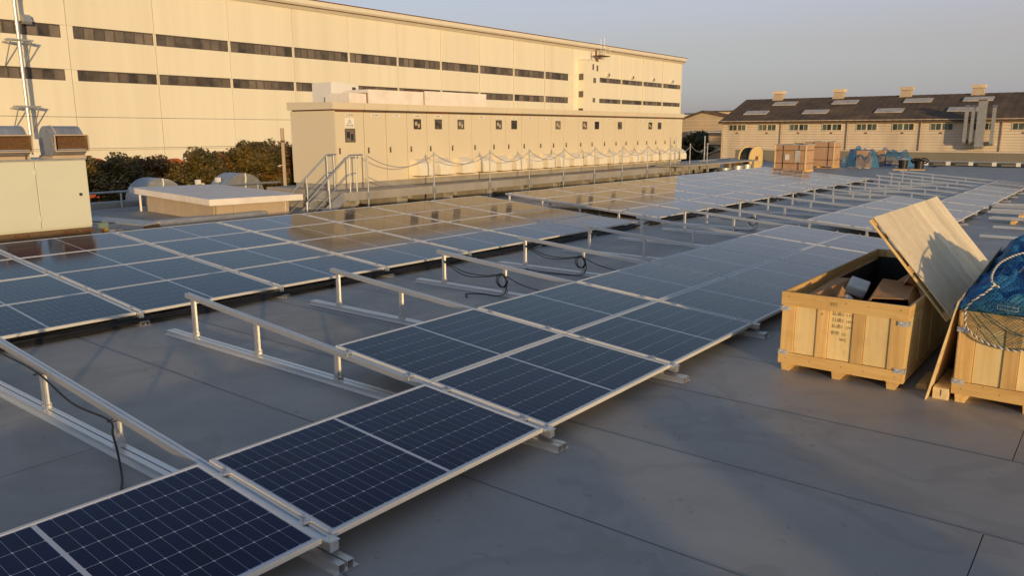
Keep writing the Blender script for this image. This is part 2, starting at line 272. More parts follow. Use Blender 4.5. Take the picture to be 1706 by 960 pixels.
# ------------------------------------------------------------------ helpers: meshes and objects
class MB:
    def __init__(s): s.v = []; s.f = []
    def box(s, x0, x1, y0, y1, z0, z1, shear=0.0):
        b = len(s.v)
        for x in (x0, x1):
            for y in (y0, y1):
                for z in (z0, z1): s.v.append((x, y, z + shear*y))
        s.f += [(b,b+1,b+3,b+2), (b+4,b+6,b+7,b+5), (b,b+4,b+5,b+1), (b+2,b+3,b+7,b+6), (b,b+2,b+6,b+4), (b+1,b+5,b+7,b+3)]
        return s
    def hexa(s, p):            # eight corners: bottom ring of four, top ring of four
        b = len(s.v); s.v += [tuple(q) for q in p]
        s.f += [(b+3,b+2,b+1,b), (b+4,b+5,b+6,b+7)] + [(b+i, b+(i+1)%4, b+4+(i+1)%4, b+4+i) for i in range(4)]
        return s
    def obox(s, c, ax, ay, az):   # centre and three half-axis vectors
        c, ax, ay, az = map(Vector, (c, ax, ay, az))
        return s.hexa([c-ax-ay-az, c+ax-ay-az, c+ax+ay-az, c-ax+ay-az, c-ax-ay+az, c+ax-ay+az, c+ax+ay+az, c-ax+ay+az])
    def prism(s, poly, axis, a0, a1):   # 2-D outline pushed along an axis ('x': (y,z) outline, 'y': (x,z), 'z': (x,y))
        b = len(s.v); k = len(poly)
        for a in (a0, a1):
            for (u, w) in poly: s.v.append({'x': (a, u, w), 'y': (u, a, w), 'z': (u, w, a)}[axis])
        s.f += [tuple(b+i for i in range(k))[::-1], tuple(b+k+i for i in range(k))]
        s.f += [(b+i, b+(i+1)%k, b+k+(i+1)%k, b+k+i) for i in range(k)]
        return s
    def cyl(s, p0, p1, r0, r1=None, n=12, cap=True):
        r1 = r0 if r1 is None else r1; p0, p1 = Vector(p0), Vector(p1); d = (p1-p0).normalized()
        a = d.orthogonal().normalized(); c = d.cross(a); b = len(s.v)
        for p, r in ((p0, r0), (p1, r1)):
            for i in range(n):
                t = 2*math.pi*i/n; s.v.append(tuple(p + a*r*math.cos(t) + c*r*math.sin(t)))
        s.f += [(b+i, b+(i+1)%n, b+n+(i+1)%n, b+n+i) for i in range(n)]
        if cap: s.f += [tuple(b+i for i in range(n))[::-1], tuple(b+n+i for i in range(n))]
        return s
    def tube(s, pts, r, n=8, closed=False):
        pts = [Vector(p) for p in pts]; k = len(pts); b = len(s.v); ref = None
        for i, p in enumerate(pts):
            q0 = pts[i-1] if (i > 0 or closed) else p; q1 = pts[(i+1) % k] if (i < k-1 or closed) else p
            d = (q1-q0).normalized()
            if ref is None: ref = d.orthogonal().normalized()
            ref = (ref - d*ref.dot(d)); ref = ref.normalized() if ref.length > 1e-6 else d.orthogonal().normalized()
            c = d.cross(ref)
            rr = r[i] if isinstance(r, (list, tuple)) else r
            for j in range(n):
                t = 2*math.pi*j/n; s.v.append(tuple(p + ref*rr*math.cos(t) + c*rr*math.sin(t)))
        m = k if closed else k-1
        for i in range(m):
            o0 = b+i*n; o1 = b+((i+1) % k)*n
            s.f += [(o0+j, o0+(j+1)%n, o1+(j+1)%n, o1+j) for j in range(n)]
        if not closed: s.f += [tuple(b+j for j in range(n))[::-1], tuple(b+(k-1)*n+j for j in range(n))]
        return s
    def mesh(s, name, m, smooth=False):
        me = bpy.data.meshes.new(name); me.from_pydata(s.v, [], s.f); me.update()
        if m is not None: me.materials.append(MT[m] if isinstance(m, str) else m)
        if smooth: me.shade_smooth()
        return me
    def build(s, name, m, parent=None, loc=None, smooth=False, bevel=0):
        return place(name, s.mesh(name, m, smooth), parent, loc, bevel)
def place(name, me, parent=None, loc=None, bevel=0, rot=None):
    o = bpy.data.objects.new(name, me); COL.objects.link(o); o.parent = parent
    if loc is not None: o.location = loc
    if rot is not None: o.rotation_euler = rot
    if bevel:
        b = o.modifiers.new('bevel', 'BEVEL'); b.width = bevel; b.segments = 2; b.limit_method = 'ANGLE'
    return o
def tag(o, label, cat, group=None, kind=None):
    if label: o['label'] = label
    if cat: o['category'] = cat
    if group: o['group'] = group
    if kind: o['kind'] = kind
    return o
def thing(name, label, cat, loc=(0,0,0), rot=(0,0,0), group=None):
    o = bpy.data.objects.new(name, None); COL.objects.link(o); o.location = loc; o.rotation_euler = rot; o.empty_display_size = .2
    return tag(o, label, cat, group)
def struct(o): o['kind'] = 'structure'; return o
def ordinal(i): return ['first','second','third','fourth','fifth','sixth','seventh','eighth','ninth','tenth','eleventh','twelfth','thirteenth','fourteenth','fifteenth','sixteenth','seventeenth','eighteenth','nineteenth','twentieth'][i]
def text_mesh(s, size, m):
    c = bpy.data.curves.new('writing', 'FONT'); c.body = s; c.size = size; c.extrude = .0008; c.align_x = 'LEFT'; c.resolution_u = 2
    o = bpy.data.objects.new('writing', c); COL.objects.link(o)
    dg = bpy.context.evaluated_depsgraph_get(); me = bpy.data.meshes.new_from_object(o.evaluated_get(dg))
    bpy.data.objects.remove(o); bpy.data.curves.remove(c); me.materials.clear(); me.materials.append(MT[m]); return me
# writing on a face that looks to -y (reads along +x) / looks to -x (reads along -y)
ROT_FACE_Y = Euler((R(90), 0, 0)); ROT_FACE_X = Euler((R(90), 0, R(-90)))
def smooth_path(pts, k=6):
    pts = [Vector(p) for p in pts]; out = []
    for i in range(len(pts)-1):
        p0 = pts[max(i-1,0)]; p1 = pts[i]; p2 = pts[i+1]; p3 = pts[min(i+2,len(pts)-1)]
        for j in range(k):
            t = j/k; out.append(.5*((2*p1) + (p2-p0)*t + (2*p0-5*p1+4*p2-p3)*t*t + (3*p1-p0-3*p2+p3)*t**3))
    out.append(pts[-1]); return out

# ================================================================== SETTING
g = MB(); g.box(-3000, 6000, -4000, 5000, -8.6, -8.0); struct(g.build('ground', 'ground'))
h = MB(); HN = 90
for i in range(HN+1):
    a = R(-30 + 150*i/HN); r = 2600
    zt = 58 + 26*noise.noise(Vector((i*.17, 3.1, 0))) + 9*noise.noise(Vector((i*.7, 8.1, 0)))
    for (dr, z) in ((0, -8), (260, zt*.55), (520, zt), (1100, -8)):
        h.v.append(((r+dr)*math.cos(a), (r+dr)*math.sin(a), z))
for i in range(HN):
    for j in range(3):
        b = i*4+j; h.f.append((b, b+4, b+5, b+1))
struct(h.build('hills', 'hill', smooth=True))
# our own building below the roof: one block, roof deck on top
d = MB(); d.box(-16, 62.2, -24, 24.0, -8, -.012); deck = struct(d.build('roof_deck', 'deck'))
# welded membrane sheets, 1.4 m wide, each lapped 4 mm over its neighbour
cuts_even = [-24, -14.2, -2.85, 8.6, 23.6]; cuts_odd = [-24, -19, -8.4, 3.0, 13.1, 23.6]
k0 = -11
for k in range(k0, 45):
    x0 = -.07 + 1.4*k; x1 = x0 + 1.4
    if x1 > 62: break
    cuts = cuts_even if k in (1, 3) or (k % 2 == 0 and k not in (2,)) else cuts_odd
    for j in range(len(cuts)-1):
        m = MB(); ya, yb = cuts[j], cuts[j+1]
        e = random.uniform(-.004, .004); dz = .0045
        wv = .0012
        n = 6
        pts0 = [(x1 + .03, ya + .006 + (yb-.006-ya)*i/n, .0005 + dz + random.uniform(0, wv)) for i in range(n+1)]
        pts1 = [(x0 + .03, ya + .006 + (yb-.006-ya)*i/n, .0005) for i in range(n+1)]
        b = len(m.v)
        for i in range(n+1):
            m.v += [pts0[i], pts1[i], (pts0[i][0], pts0[i][1], -.004)]
        for i in range(n):
            c = b + 3*i; m.f += [(c, c+1, c+4, c+3), (c+2, c, c+3, c+5)]
        m.build('membrane_sheet', 'membrane', deck)
        sb_ = MB(); w0_ = .006
        for i in range(13):
            yy = ya+.012+(yb-.012-ya)*i/12; ww = w0_*random.uniform(.55, 1.25); sb_.v += [(x1+.026, yy, .0072), (x1+.028+ww, yy, .0072)]
        for i in range(12): sb_.f.append((2*i, 2*i+1, 2*i+3, 2*i+2))
        sb_.build('seam_bead', 'seam', deck)

# ------------------------------------------------------------------ long white factory hall
FY = 54.0
hall = thing('factory_hall', 'long cream factory hall with two dark window bands behind everything', 'factory', (0, FY, -8))
def hb(x0, x1, y0, y1, z0, z1): return MB().box(x0, x1, y0, y1, z0+8, z1+8)
hb(-6.4, 112.0, .17, 30, -8, 12.7).build('wall_core', 'joint', hall)
WU, WL = (8.72, 9.55), (5.95, 6.68); WU2, WL2 = (8.84, 9.46), (6.17, 6.74)
JX = [21.7 + 6.05*k for k in range(-4, 11)]      # panel joints up to the stair tower
bays = [(JX[i], JX[i+1], WU, WL) for i in range(len(JX)-1)]
JR = [88.4, 94.2, 100.2, 106.2, 112.3]
bays += [(JR[i], JR[i+1], WU2, WL2) for i in range(4)]
pane_cache = {}
def window(parent, x0, x1, z0, z1, npane, matn='pane', y=0.0, frame='winframe'):
    """steel sash band: frame and mullions as the window, each pane its own piece"""
    f = MB(); t = .05; zz0, zz1 = z0, z1
    f.box(x0, x1, y-.03, y+.09, zz0, zz0+t); f.box(x0, x1, y-.03, y+.09, zz1-t, zz1)
    w = (x1-x0)/npane
    for i in range(npane+1):
        xm = x0 + i*w; f.box(xm-.025 if i else xm, xm+.025 if i < npane else xm+.002, y-.028, y+.088, zz0+t, zz1-t)
    fo = f.build('window', frame, parent)
    key = (round(w, 3), round(z1-z0, 3), matn)
    if key not in pane_cache:
        mb = MB(); hh = (z1-z0)-2*t; mb.box(.025, w-.025, 0, .012, 0, hh); 
        pane_cache[key] = mb.mesh('pane', matn)
    for i in range(npane):
        o = place('pane', pane_cache[key], fo, (x0+i*w, y+.04, zz0+t))
        o.rotation_euler = (random.uniform(-.02,.02), 0, random.uniform(-.015,.015))
    return fo
for i, (x0, x1, u, lo) in enumerate(bays):
    g_ = .022
    for (z0, z1) in ((-8, -1.2), (-1.2, lo[0]), (lo[1], u[0]), (u[1], 12.7)):
        m = hb(x0+g_, x1-g_, 0, .16, z0 + (.012 if z0 > -8 else 0), z1)
        m.build('wall_panel', 'facade' if (i*7+int(z1*3)) % 3 else 'facade_b', hall)
    for q in (u, lo):
        full = x0+.10, x1-.10
        if i == 3: full = (x0+.1, x1-.42)      # solid pier beside the joint at the left
        if i == 4: full = (x0+.38, x1-.1)
        if i == 13: full = (x0+.1, x1-1.0)
        window(hall, full[0], full[1], q[0]+8, q[1]+8, 8 if i < 10 else 6, y=.075)
        for (xa, xb) in ((x0+g_, full[0]), (full[1], x1-g_)):
            if xb-xa > .02: hb(xa, xb, .001, .16, q[0], q[1]).build('pier', 'facade', hall)
# pier between the last window bay and the tower, end strip, eaves
hb(JX[-1]+.022, 88.36, 0, .16, -8, 12.7).build('wall_panel', 'facade', hall)
hb(112.3, 112.55, -.02, 30, -8, 12.72).build('corner_trim', 'cornice', hall)
c = MB(); c.prism([(-.42, 21.0), (-.55, 21.15), (-.55, 21.5), (30, 23.6), (30, 20.7), (-.1, 20.7)], 'x', -7, 112.9); c.build('eaves', 'cornice', hall)
MB().box(-7.1, 113.0, -.60, -.46, 21.5, 21.58).build('gutter', 'rust', hall)
MB().box(-7.0, 112.8, -.44, -.02, 20.93, 20.99).build('soffit_trim', 'rust', hall)
# stair tower
tw = hb(83.2, 86.75, -1.15, 0, -8, 11.35).build('stair_tower', 'facade', hall)
MB().box(83.1, 86.85, -1.25, .0, 19.35, 19.45).build('tower_coping', 'cornice', tw)
for (xx, zz, w_, h_) in ((85.1, 10.2, .26, .72), (86.1, 10.1, .3, .72), (85.5, 8.6, .55, .62), (85.4, 6.15, .5, .55)):
    f = MB().box(xx-w_/2, xx+w_/2, -1.21, -1.13, zz+8, zz+8+h_).build('tower_window', 'winframe', tw)
    MB().box(xx-w_/2+.06, xx+w_/2-.06, -1.225, -1.21, zz+8.06, zz+7.94+h_).build('pane', 'pane', f)
for zz in (8.9, 6.75, 4.6):
    f = MB().box(83.12, 83.22, -.95, -.35, zz+8, zz+8.75).build('tower_window', 'winframe', tw)
    MB().box(83.10, 83.12, -.89, -.41, zz+8.06, zz+8.69).build('pane', 'pane', f)
for xx in (84.3,): MB().cyl((xx, -1.2, 0), (xx, -1.2, 19.0), .04, n=8).build('downpipe', 'cornice', tw)
for k in range(10):
    xx = 21.7 + 6.05*k
    if k >= 6: MB().cyl((xx, -.07, 0), (xx, -.07, 20.7), .045, n=6).build('downpipe', 'cornice', hall)
for xx in (94.2, 100.2, 106.2): MB().cyl((xx, -.08, 0), (xx, -.08, 20.7), .06, n=6).build('downpipe', 'cornice', hall)
for xx in (90.5, 97.0, 103.1, 109.1):
    v_ = MB().cyl((xx, -.28, 17.9), (xx, .02, 17.9), .3, n=14).build('round_vent', 'cornice', hall)
    MB().cyl((xx, -.30, 17.88), (xx, -.27, 17.88), .2, n=14).build('vent_grille', 'winframe', v_)
vb = MB(); vb.prism([(0, 17.35), (-.45, 17.35), (-.55, 17.5), (-.4, 17.9), (0, 18.0)], 'x', 18.9, 19.4); vb.build('wall_hood', 'galv', hall)
MB().box(-6, 60, -.02, -.004, 9.26, 9.285).build('wall_cable', 'joint', hall)
# service platform and ladder at the roof edge
pl = thing('roof_access_platform', 'small rusty platform and ladder under the eaves of the factory hall', 'platform', (86.9, FY-1.3, 11.4))
MB().box(-.7, 1.6, -.3, .9, .62, .72).build('platform_floor', 'rust', pl)
p_ = MB(); p_.tube([(-.9, 0, -.05), (-1.35, 0, .1), (-1.35, 0, 1.3)], .10, 6); p_.tube([(-1.3, 0, .05), (-.5, 0, .35), (-.2, 0, .7)], .09, 6); p_.build('bent_pipe', 'rust', pl)
p_ = MB()
for (xx, yy) in ((-.7,-.3),(1.6,-.3),(.45,-.3),(1.6,.9)): p_.cyl((xx,yy,.7),(xx,yy,1.75), .03, n=5)
for zz in (1.25, 1.75): p_.tube([(-.7,-.3,zz),(1.6,-.3,zz),(1.6,.9,zz)], .03, 5)
p_.build('railing', 'cornice', pl)
p_ = MB()
for yy in (.3, .75): p_.cyl((1.0, yy, .7), (1.0, yy, 3.0), .025, n=5)
for k in range(7): p_.cyl((1.0, .3, .95+k*.33), (1.0, .75, .95+k*.33), .022, n=5)
p_.build('ladder', 'galv', pl)

# exhaust stack on the facade at the far left
st = thing('exhaust_stack', 'slim shiny exhaust pipe climbing the factory wall at far left', 'pipe', (18.3, FY-1.05, 2.2))
for k in range(7): MB().cyl((0, 0, k*1.75), (0, 0, k*1.75+1.73), .115, n=16).build('pipe_section', 'alu_white', st, smooth=False)
for k in range(1, 7): MB().cyl((0, 0, k*1.75-.06), (0, 0, k*1.75+.05), .135, n=16).build('flange', 'alu_white', st)
for zz in (1.9, 6.0, 10.2):
    b = MB(); b.box(-.75, .75, -.25, -.15, zz, zz+.1); b.box(-.75, .75, .15, .25, zz, zz+.1)
    for s in (-.6, .6):
        b.box(s-.04, s+.04, -.3, 1.05, zz-.08, zz); b.tube([(s, -.25, zz-.05), (s, 1.0, zz-1.5)], .04, 5)
    b.build('bracket', 'galv', st)

KH = 10/6.0; CAMP = Vector((-2.6304, -3.3211, 2.5128))      # the bays are 10 m wide: set the hall to its real size and distance
for o in (hall, pl, st):
    o.location = CAMP + (Vector(o.location)-CAMP)*KH; o.scale = (KH, KH, KH)
# ------------------------------------------------------------------ brown-roofed warehouse at the end
WX = 73.0
wh = thing('warehouse', 'beige clapboard warehouse with dark brown roof and ridge vents', 'warehouse', (WX, 0, -8))
Y0, Y1 = -14.0, 29.7; EZ, RZ, RXD = 11.32, 13.62, 6.6
MB().box(.10, 13.1, Y0, Y1-.06, 0, EZ-.02).build('wall_core', 'joint', wh)
gb = MB(); gb.prism([(.1, EZ-.03), (13.1, EZ-.03), (RXD, RZ-.06)], 'y', Y1-.30, Y1-.04); gb.build('gable_wall', 'siding', wh)
sd = MB(); nb = 26; bh = 6.0/nb
for k in range(nb):
    z = EZ-6.0+k*bh
    sd.prism([(.1, 0), (0, 0), (.035, bh*.985), (.1, bh*.985)], 'y', 0, 1) if False else None
sidings = {}
post_y = [29.62, 23.7, 17.64, 11.6, 5.6, -.4, -6.4, -12.4]
for a in range(len(post_y)-1):
    ya, yb = post_y[a+1]+.06, post_y[a]-.06
    s_ = MB()
    for k in range(nb):
        z = EZ-6.0+k*bh; b = len(s_.v)
        s_.v += [(-.02, ya, z), (.09, ya, z), (.0, ya, z+bh*.91), (.09, ya, z+bh*.91), (-.02, yb, z), (.09, yb, z), (.0, yb, z+bh*.91), (.09, yb, z+bh*.91)]
        s_.f += [(b, b+2, b+6, b+4), (b, b+4, b+5, b+1), (b, b+1, b+3, b+2), (b+4, b+6, b+7, b+5)]
    o = s_.build('siding_boards', 'siding', wh); o['kind'] = 'stuff'
for y in post_y: MB().cyl((-.09, y, 3), (-.09, y, EZ), .065, n=8).build('downpipe', 'siding_far', wh)
MB().box(-.16, -.03, Y0, Y1+.1, EZ-.06, EZ+.10).build('gutter', 'siding', wh)
wy = [28.08, 25.08, 22.05, 19.03, 16.02, 13.02, 10.02, 7.0, 4.05, 1.0, -2.0]
for y in wy:
    f = MB(); w2 = .88; z0, z1 = EZ-.80, EZ-.28
    f.box(-.06, .05, y-w2, y+w2, z0-.06, z0); f.box(-.06, .05, y-w2, y+w2, z1, z1+.05)
    for q in (-w2, -.06, w2-.05): f.box(-.055, .05, y+q, y+q+(.12 if q == -.06 else .05), z0, z1)
    for q in (-.47, .43): f.box(-.05, .045, y+q, y+q+.04, z0, z1)
    fo = f.build('window', 'siding', wh)
    for (a_, b_) in ((-.83, -.47), (-.43, -.06), (.06, .43), (.47, .83)): MB().box(-.035, -.03+.06, y+a_, y+b_, z0, z1).build('pane', 'pane_green', fo)
    MB().box(-.10, -.02, y-.07, y+.07, z0-.32, z0-.2).build('drain_spout', 'rust', wh)
sl = math.atan2(RZ-EZ, RXD)
rf = MB()
nr = 70
for side in (0, 1):
    pass
# corrugated sheets as ribs on two slopes
for k in range(nr):
    ya = Y0-.3 + (Y1-Y0+.6)*k/nr; yb = Y0-.3 + (Y1-Y0+.6)*(k+1)/nr; ym = (ya+yb)/2; b = len(rf.v)
    for (y, dz) in ((ya, 0), (ym, .016), (yb, 0)):
        rf.v += [(-.35, y, EZ-.02+dz), (RXD, y, RZ+.1+dz), (RXD*2+.35, y, EZ-.02+dz)]
    rf.f += [(b, b+1, b+4, b+3), (b+1, b+2, b+5, b+4), (b+3, b+4, b+7, b+6), (b+4, b+5, b+8, b+7)]
roof = rf.build('roof', 'roofdark', wh)
u_ = MB(); u_.prism([(-.35, EZ-.16), (-.35, EZ-.06), (RXD, RZ+.05), (2*RXD+.35, EZ-.06), (2*RXD+.35, EZ-.16), (RXD, RZ-.08)], 'y', Y0-.28, Y1+.28); u_.build('roof_deck_board', 'brown', roof)
def on_roof(t): return (-.35 + (RXD+.35)*t, EZ-.02 + (RZ+.12-EZ)*t)
for (y, t) in ((27.1, .36), (25.2, .74), (21.3, .36), (19.4, .74), (14.75, .36), (13.0, .74), (8.9, .36), (8.2, .74), (2.8, .36), (2.0, .74)):
    xa, za = on_roof(t-.07); xb, zb = on_roof(t+.07)
    MB().hexa([(xa, y-1.15, za+.04), (xb, y-1.15, zb+.04), (xb, y+1.15, zb+.04), (xa, y+1.15, za+.04), (xa, y-1.15, za+.12), (xb, y-1.15, zb+.12), (xb, y+1.15, zb+.12), (xa, y+1.15, za+.12)]).build('skylight', 'skylight', roof)
for y in (26.5, 20.5, 14.4, 8.5, 2.5):
    v_ = MB(); v_.hexa([(RXD-.55, y-.55, RZ-.1), (RXD+.55, y-.55, RZ-.1), (RXD+.55, y+.55, RZ-.1), (RXD-.55, y+.55, RZ-.1), (RXD-.35, y-.38, RZ+.55), (RXD+.35, y-.38, RZ+.55), (RXD+.35, y+.38, RZ+.55), (RXD-.35, y+.38, RZ+.55)])
    vo = v_.build('ridge_vent', 'siding_far', roof)
    MB().hexa([(RXD-.5, y-.52, RZ+.56), (RXD+.5, y-.52, RZ+.56), (RXD+.5, y+.52, RZ+.56), (RXD-.5, y+.52, RZ+.56), (RXD-.55, y-.56, RZ+.86), (RXD+.55, y-.56, RZ+.86), (RXD+.55, y+.56, RZ+.86), (RXD-.55, y+.56, RZ+.86)]).build('vent_cap', 'siding', vo)
# ducts on the warehouse wall
for (y, zt, zb, w, big, lab) in ((8.1, 4.35, 1.75, .125, 0, 'leftmost narrow grey duct on the warehouse wall'), (7.62, 4.33, 1.74, .125, 0, 'narrow grey duct just left of the wide duct on the warehouse wall'), (7.0, 4.82, 1.35, .30, 1, 'wide grey rectangular duct rising above the warehouse eaves'), (6.15, 4.3, 1.6, .125, 0, 'narrow grey duct right of the wide duct on the warehouse wall')):
    dt = thing('wall_duct', lab, 'duct', (WX-1.0, y, zb), group='ducts on the warehouse wall')
    n = 7; L = zt-zb
    for k in range(n): MB().box(-w*.8, w*.8, -w, w, L*k/n, L*(k+1)/n-.012).build('duct_section', 'duct', dt)
    for k in range(1, n): MB().box(-w*.8-.02, w*.8+.02, -w-.02, w+.02, L*k/n-.02, L*k/n+.02).build('duct_flange', 'duct', dt)
    MB().prism([(-w*.8-.03, L), (w*.8+.03, L), (w*.8+.03, L+.16), (-w*.8-.22, L+.06)], 'y', -w-.03, w+.03).build('duct_hood', 'siding_far' if big else 'duct', dt)
    MB().prism([(-w*.8, 0), (w*.8, 0), (1.05, -.02), (1.05, -.34), (0, -.38), (-w*.8, -.2)], 'y', -w, w).build('duct_elbow', 'galv', dt)
# farther factory in the gap
ff = thing('gabled_factory', 'distant tan gabled factory seen between switchgear and warehouse', 'factory', (110, 0, -8))
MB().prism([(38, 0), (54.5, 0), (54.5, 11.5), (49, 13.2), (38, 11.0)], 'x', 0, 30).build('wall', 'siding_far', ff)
MB().prism([(37.6, 10.9), (49, 13.22), (55.0, 11.4), (55.0, 11.65), (49, 13.5), (37.6, 11.2)], 'x', -.3, 30.4).build('roof', 'roofdark', ff)
MB().box(3, 24, 43.6, 48.6, 12.4, 13.35).build('roof_monitor', 'siding', ff)
MB().box(2.7, 24.3, 43.2, 49, 13.35, 13.5).build('monitor_roof', 'roofdark', ff)
MB().tube(smooth_path([(-1.2, 50.6, 8.4), (-1.2, 50.6, 9.6), (-1.2, 50.35, 10.05), (-1.2, 49.8, 10.2), (-1.2, 44, 10.2)], 5), .32, 12).build('exhaust_duct', 'steel_shiny', ff, smooth=True)
MB().box(-1.6, .0, 40, 54.5, 8.5, 8.62).build('canopy_roof', 'siding', ff)
MB().box(-.05, .02, 44.5, 49.5, 7.6, 8.3).build('door_band', 'facade', ff)
for k in range(7): MB().box(-.05, .0, 38.5, 54.3, 9.0+.5*k, 9.05+.5*k).build('cladding_seam', 'siding', ff)
sh = thing('low_shed', 'low tan arched shed roof behind the railing left of the warehouse', 'shed', (84, 0, -8))
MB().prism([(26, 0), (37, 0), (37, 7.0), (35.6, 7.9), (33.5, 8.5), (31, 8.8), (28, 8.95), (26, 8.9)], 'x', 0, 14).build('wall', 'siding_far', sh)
MB().prism([(25.9, 8.95), (28, 9.0), (31, 8.85), (33.5, 8.55), (35.6, 7.95), (37.2, 7.0), (37.2, 7.1), (35.6, 8.05), (33.5, 8.65), (31, 8.95), (28, 9.1), (25.9, 9.05)], 'x', -.3, 14.3).build('roof', 'skylight', sh)
# a few far houses on the hillside in the same gap
for i in range(7):
    a = R(24.3 + .28*i); r = 1000 + 70*((i*3) % 7)
    ho = thing('distant_house', 'tiny pale house far off on the hillside beside the factory hall', 'house', (r*math.cos(a), r*math.sin(a), r*.0165 - 2 + 1.3*(i % 3)), (0, 0, R(20*i)), group='far houses on the hillside')
    w = 6 + (i % 3); hh = 4.5
    MB().box(-w, w, -w*.8, w*.8, -30, hh).build('wall', 'white' if i % 3 else 'siding', ho)
    MB().prism([(-w*.9, hh), (w*.9, hh), (0, hh+2.5)], 'x', -w*1.05, w*1.05).build('roof', 'skylight' if i % 2 == 0 else 'greywall', ho)

# ================================================================== ROOF EDGE
pw = thing('parapet_wall', 'low grey parapet with metal coping along the far left roof edge', 'parapet', (0, 17.0, 0))
MB().box(-16, 62.0, .06, .38, 0, .58).build('upstand', 'greywall', pw)
for k in range(26): MB().box(-16+3*k+.004, -13+3*k-.004, -.02, .44, .60, .76).build('coping', 'coping', pw)
pe = thing('parapet_wall', 'olive grey parapet at the far end of the roof before the warehouse', 'parapet', (62, 0, 0))
MB().box(.0, .3, -24, 23.6, -.1, .90).build('upstand', 'olivewall', pe)
for k in range(16): MB().box(-.06, .36, -24+3*k+.004, -21+3*k-.004, .90, .98).build('coping', 'siding', pe)
cr_ = thing('conduit_run', 'thin pale conduit on white support blocks along the end parapet', 'conduit', (61.0, 0, 0))
MB().cyl((0, -20, .30), (0, 15, .30), .035, n=8).build('conduit', 'alu_white', cr_)
for k in range(22): MB().box(-.12, .12, -15.6+1.42*k, -15.35+1.42*k, .001, .27).build('support_block', 'white', cr_)
# guard rail along the left roof edge
gr = thing('guard_rail', 'pale grey tube guard rail along the roof edge before the hedge', 'railing', (0, 16.85, 0))
MB().cyl((-16, 0, 1.03), (11.6, 0, 1.03), .028, n=8).build('top_rail', 'galv', gr)
for k in range(14): MB().cyl((-15.2+2.0*k, 0, 0), (-15.2+2.0*k, 0, 1.0), .025, n=8).build('post', 'galv', gr)

# ------------------------------------------------------------------ hedge of trees beyond the edge
def tree(name, label, base, h, rx, ry, leafm, n, group, zlow=.25, ls=.13):
    t = thing(name, label, 'tree', base, group=group)
    tr = MB(); tr.tube(smooth_path([(0,0,0), (.1,.05,h*.35), (-.05,.1,h*.65), (.05,0,h*.92)], 4), [.22,.2,.19,.18,.17,.16,.14,.13,.11,.09,.07,.05,.03], 8)
    ends = []
    for k in range(9):
        a = random.uniform(0, 6.28); z0 = h*random.uniform(.25, .7); L = random.uniform(.6, 1.0)
        e = Vector((rx*.8*L*math.cos(a), ry*.8*L*math.sin(a), z0 + h*.22)); ends.append(e)
        tr.tube(smooth_path([(0,0,z0), (e.x*.5, e.y*.5, z0+h*.08), e], 3), [.07,.06,.05,.045,.035,.025,.015], 5)
    tr.build('trunk', 'bark', t, smooth=True)
    cl = []
    for k in range(60):
        t_ = random.random(); zc = h*(zlow + (.965-zlow)*t_); a = random.uniform(0, 6.28)
        f = 1.0 if zc < h*.86 else max(.25, 1 - ((zc/h-.86)/.13)**2)
        rr = (random.random()**.5)*f
        cl.append((Vector((rx*rr*math.cos(a), ry*rr*math.sin(a), zc)), random.uniform(.22, .5)*min(rx, 2.2)/1.3))
    L = MB()
    for i in range(n):
        c, r = random.choice(cl)
        d = Vector((random.gauss(0,1), random.gauss(0,1), random.gauss(0,1))).normalized()*r*(random.random()**.45)
        p = c + Vector((d.x, d.y, d.z*.8)); 
        if p.z > h*1.03: continue
        s = ls*random.uniform(.6, 1.3); u = Vector((random.gauss(0,1), random.gauss(0,1), random.gauss(0,1))).normalized(); w = u.orthogonal().normalized()
        b = len(L.v); L.v += [tuple(p-u*s), tuple(p+w*s*.5), tuple(p+u*s), tuple(p-w*s*.5)]; L.f.append((b,b+1,b+2,b+3))
    L.build('crown', leafm, t)
    return t
specs = [(9.9, 24.2, 9.75, 1.75, 'leaf', 'broad green hedge tree just right of the cream air unit'),
         (11.9, 25.2, 9.75, 1.25, 'leaf_brown', 'brownish tree second from the left in the hedge'),
         (13.4, 24.6, 9.95, 1.35, 'leaf', 'spiky-topped tree above the left half-round hood'),
         (14.9, 25.3, 9.9, 1.2, 'leaf_brown', 'thin brown tree in the middle of the hedge'),
         (16.0, 24.6, 10.35, 1.35, 'leaf', 'tallest green tree of the hedge above the flat white roof'),
         (17.5, 25.0, 10.15, 1.15, 'leaf_brown', 'brown-green tree right of the tallest hedge tree'),
         (18.6, 24.3, 10.0, 1.1, 'leaf', 'last hedge tree beside the end of the switchgear')]
for (x, y, h_, rx, lm, lab) in specs: tree('hedge_tree', lab, (x, y, -8), h_, rx, 1.1, lm, 16000, 'trees in the hedge behind the roof edge', zlow=.70, ls=.085)
for (x, y, h_, lab) in ((86, 37.5, 10.3, 'dark bush left of the low shed beyond the railing'), (92, 43, 9.6, 'dark bush beneath the distant factory canopy')):
    tree('dark_bush', lab, (x, y, -8), h_, 4.2, 4.2, 'leaf_dark', 9000, 'bushes beyond the far railing', ls=.3)
for (x, z, lab) in ((17.05, 1.12, 'small red cabinet top peeking over the middle of the hedge'), (13.4, 1.22, 'rounded red top peeking over the left end of the hedge')):
    o = thing('red_marker', lab, 'marker', (x, 33, -8)); MB().prism([(-.35, 0), (.35, 0), (.42, z+8), (.1, z+8.15), (-.38, z+8.1)], 'y', -.2, .2).build('marker_body', 'red', o)
uw = thing('utility_wire', 'thin dark wires strung in front of the factory wall above the hedge', 'wire', (0, 40, 0))
for (za, zb) in ((1.75, 1.9), (3.4, 3.45)): MB().tube([(x, 0, za + (zb-za)*(x/70) - .15*math.sin(math.pi*(x+5)/75)) for x in range(-5, 71, 5)], .011, 5).build('wire', 'cable', uw)
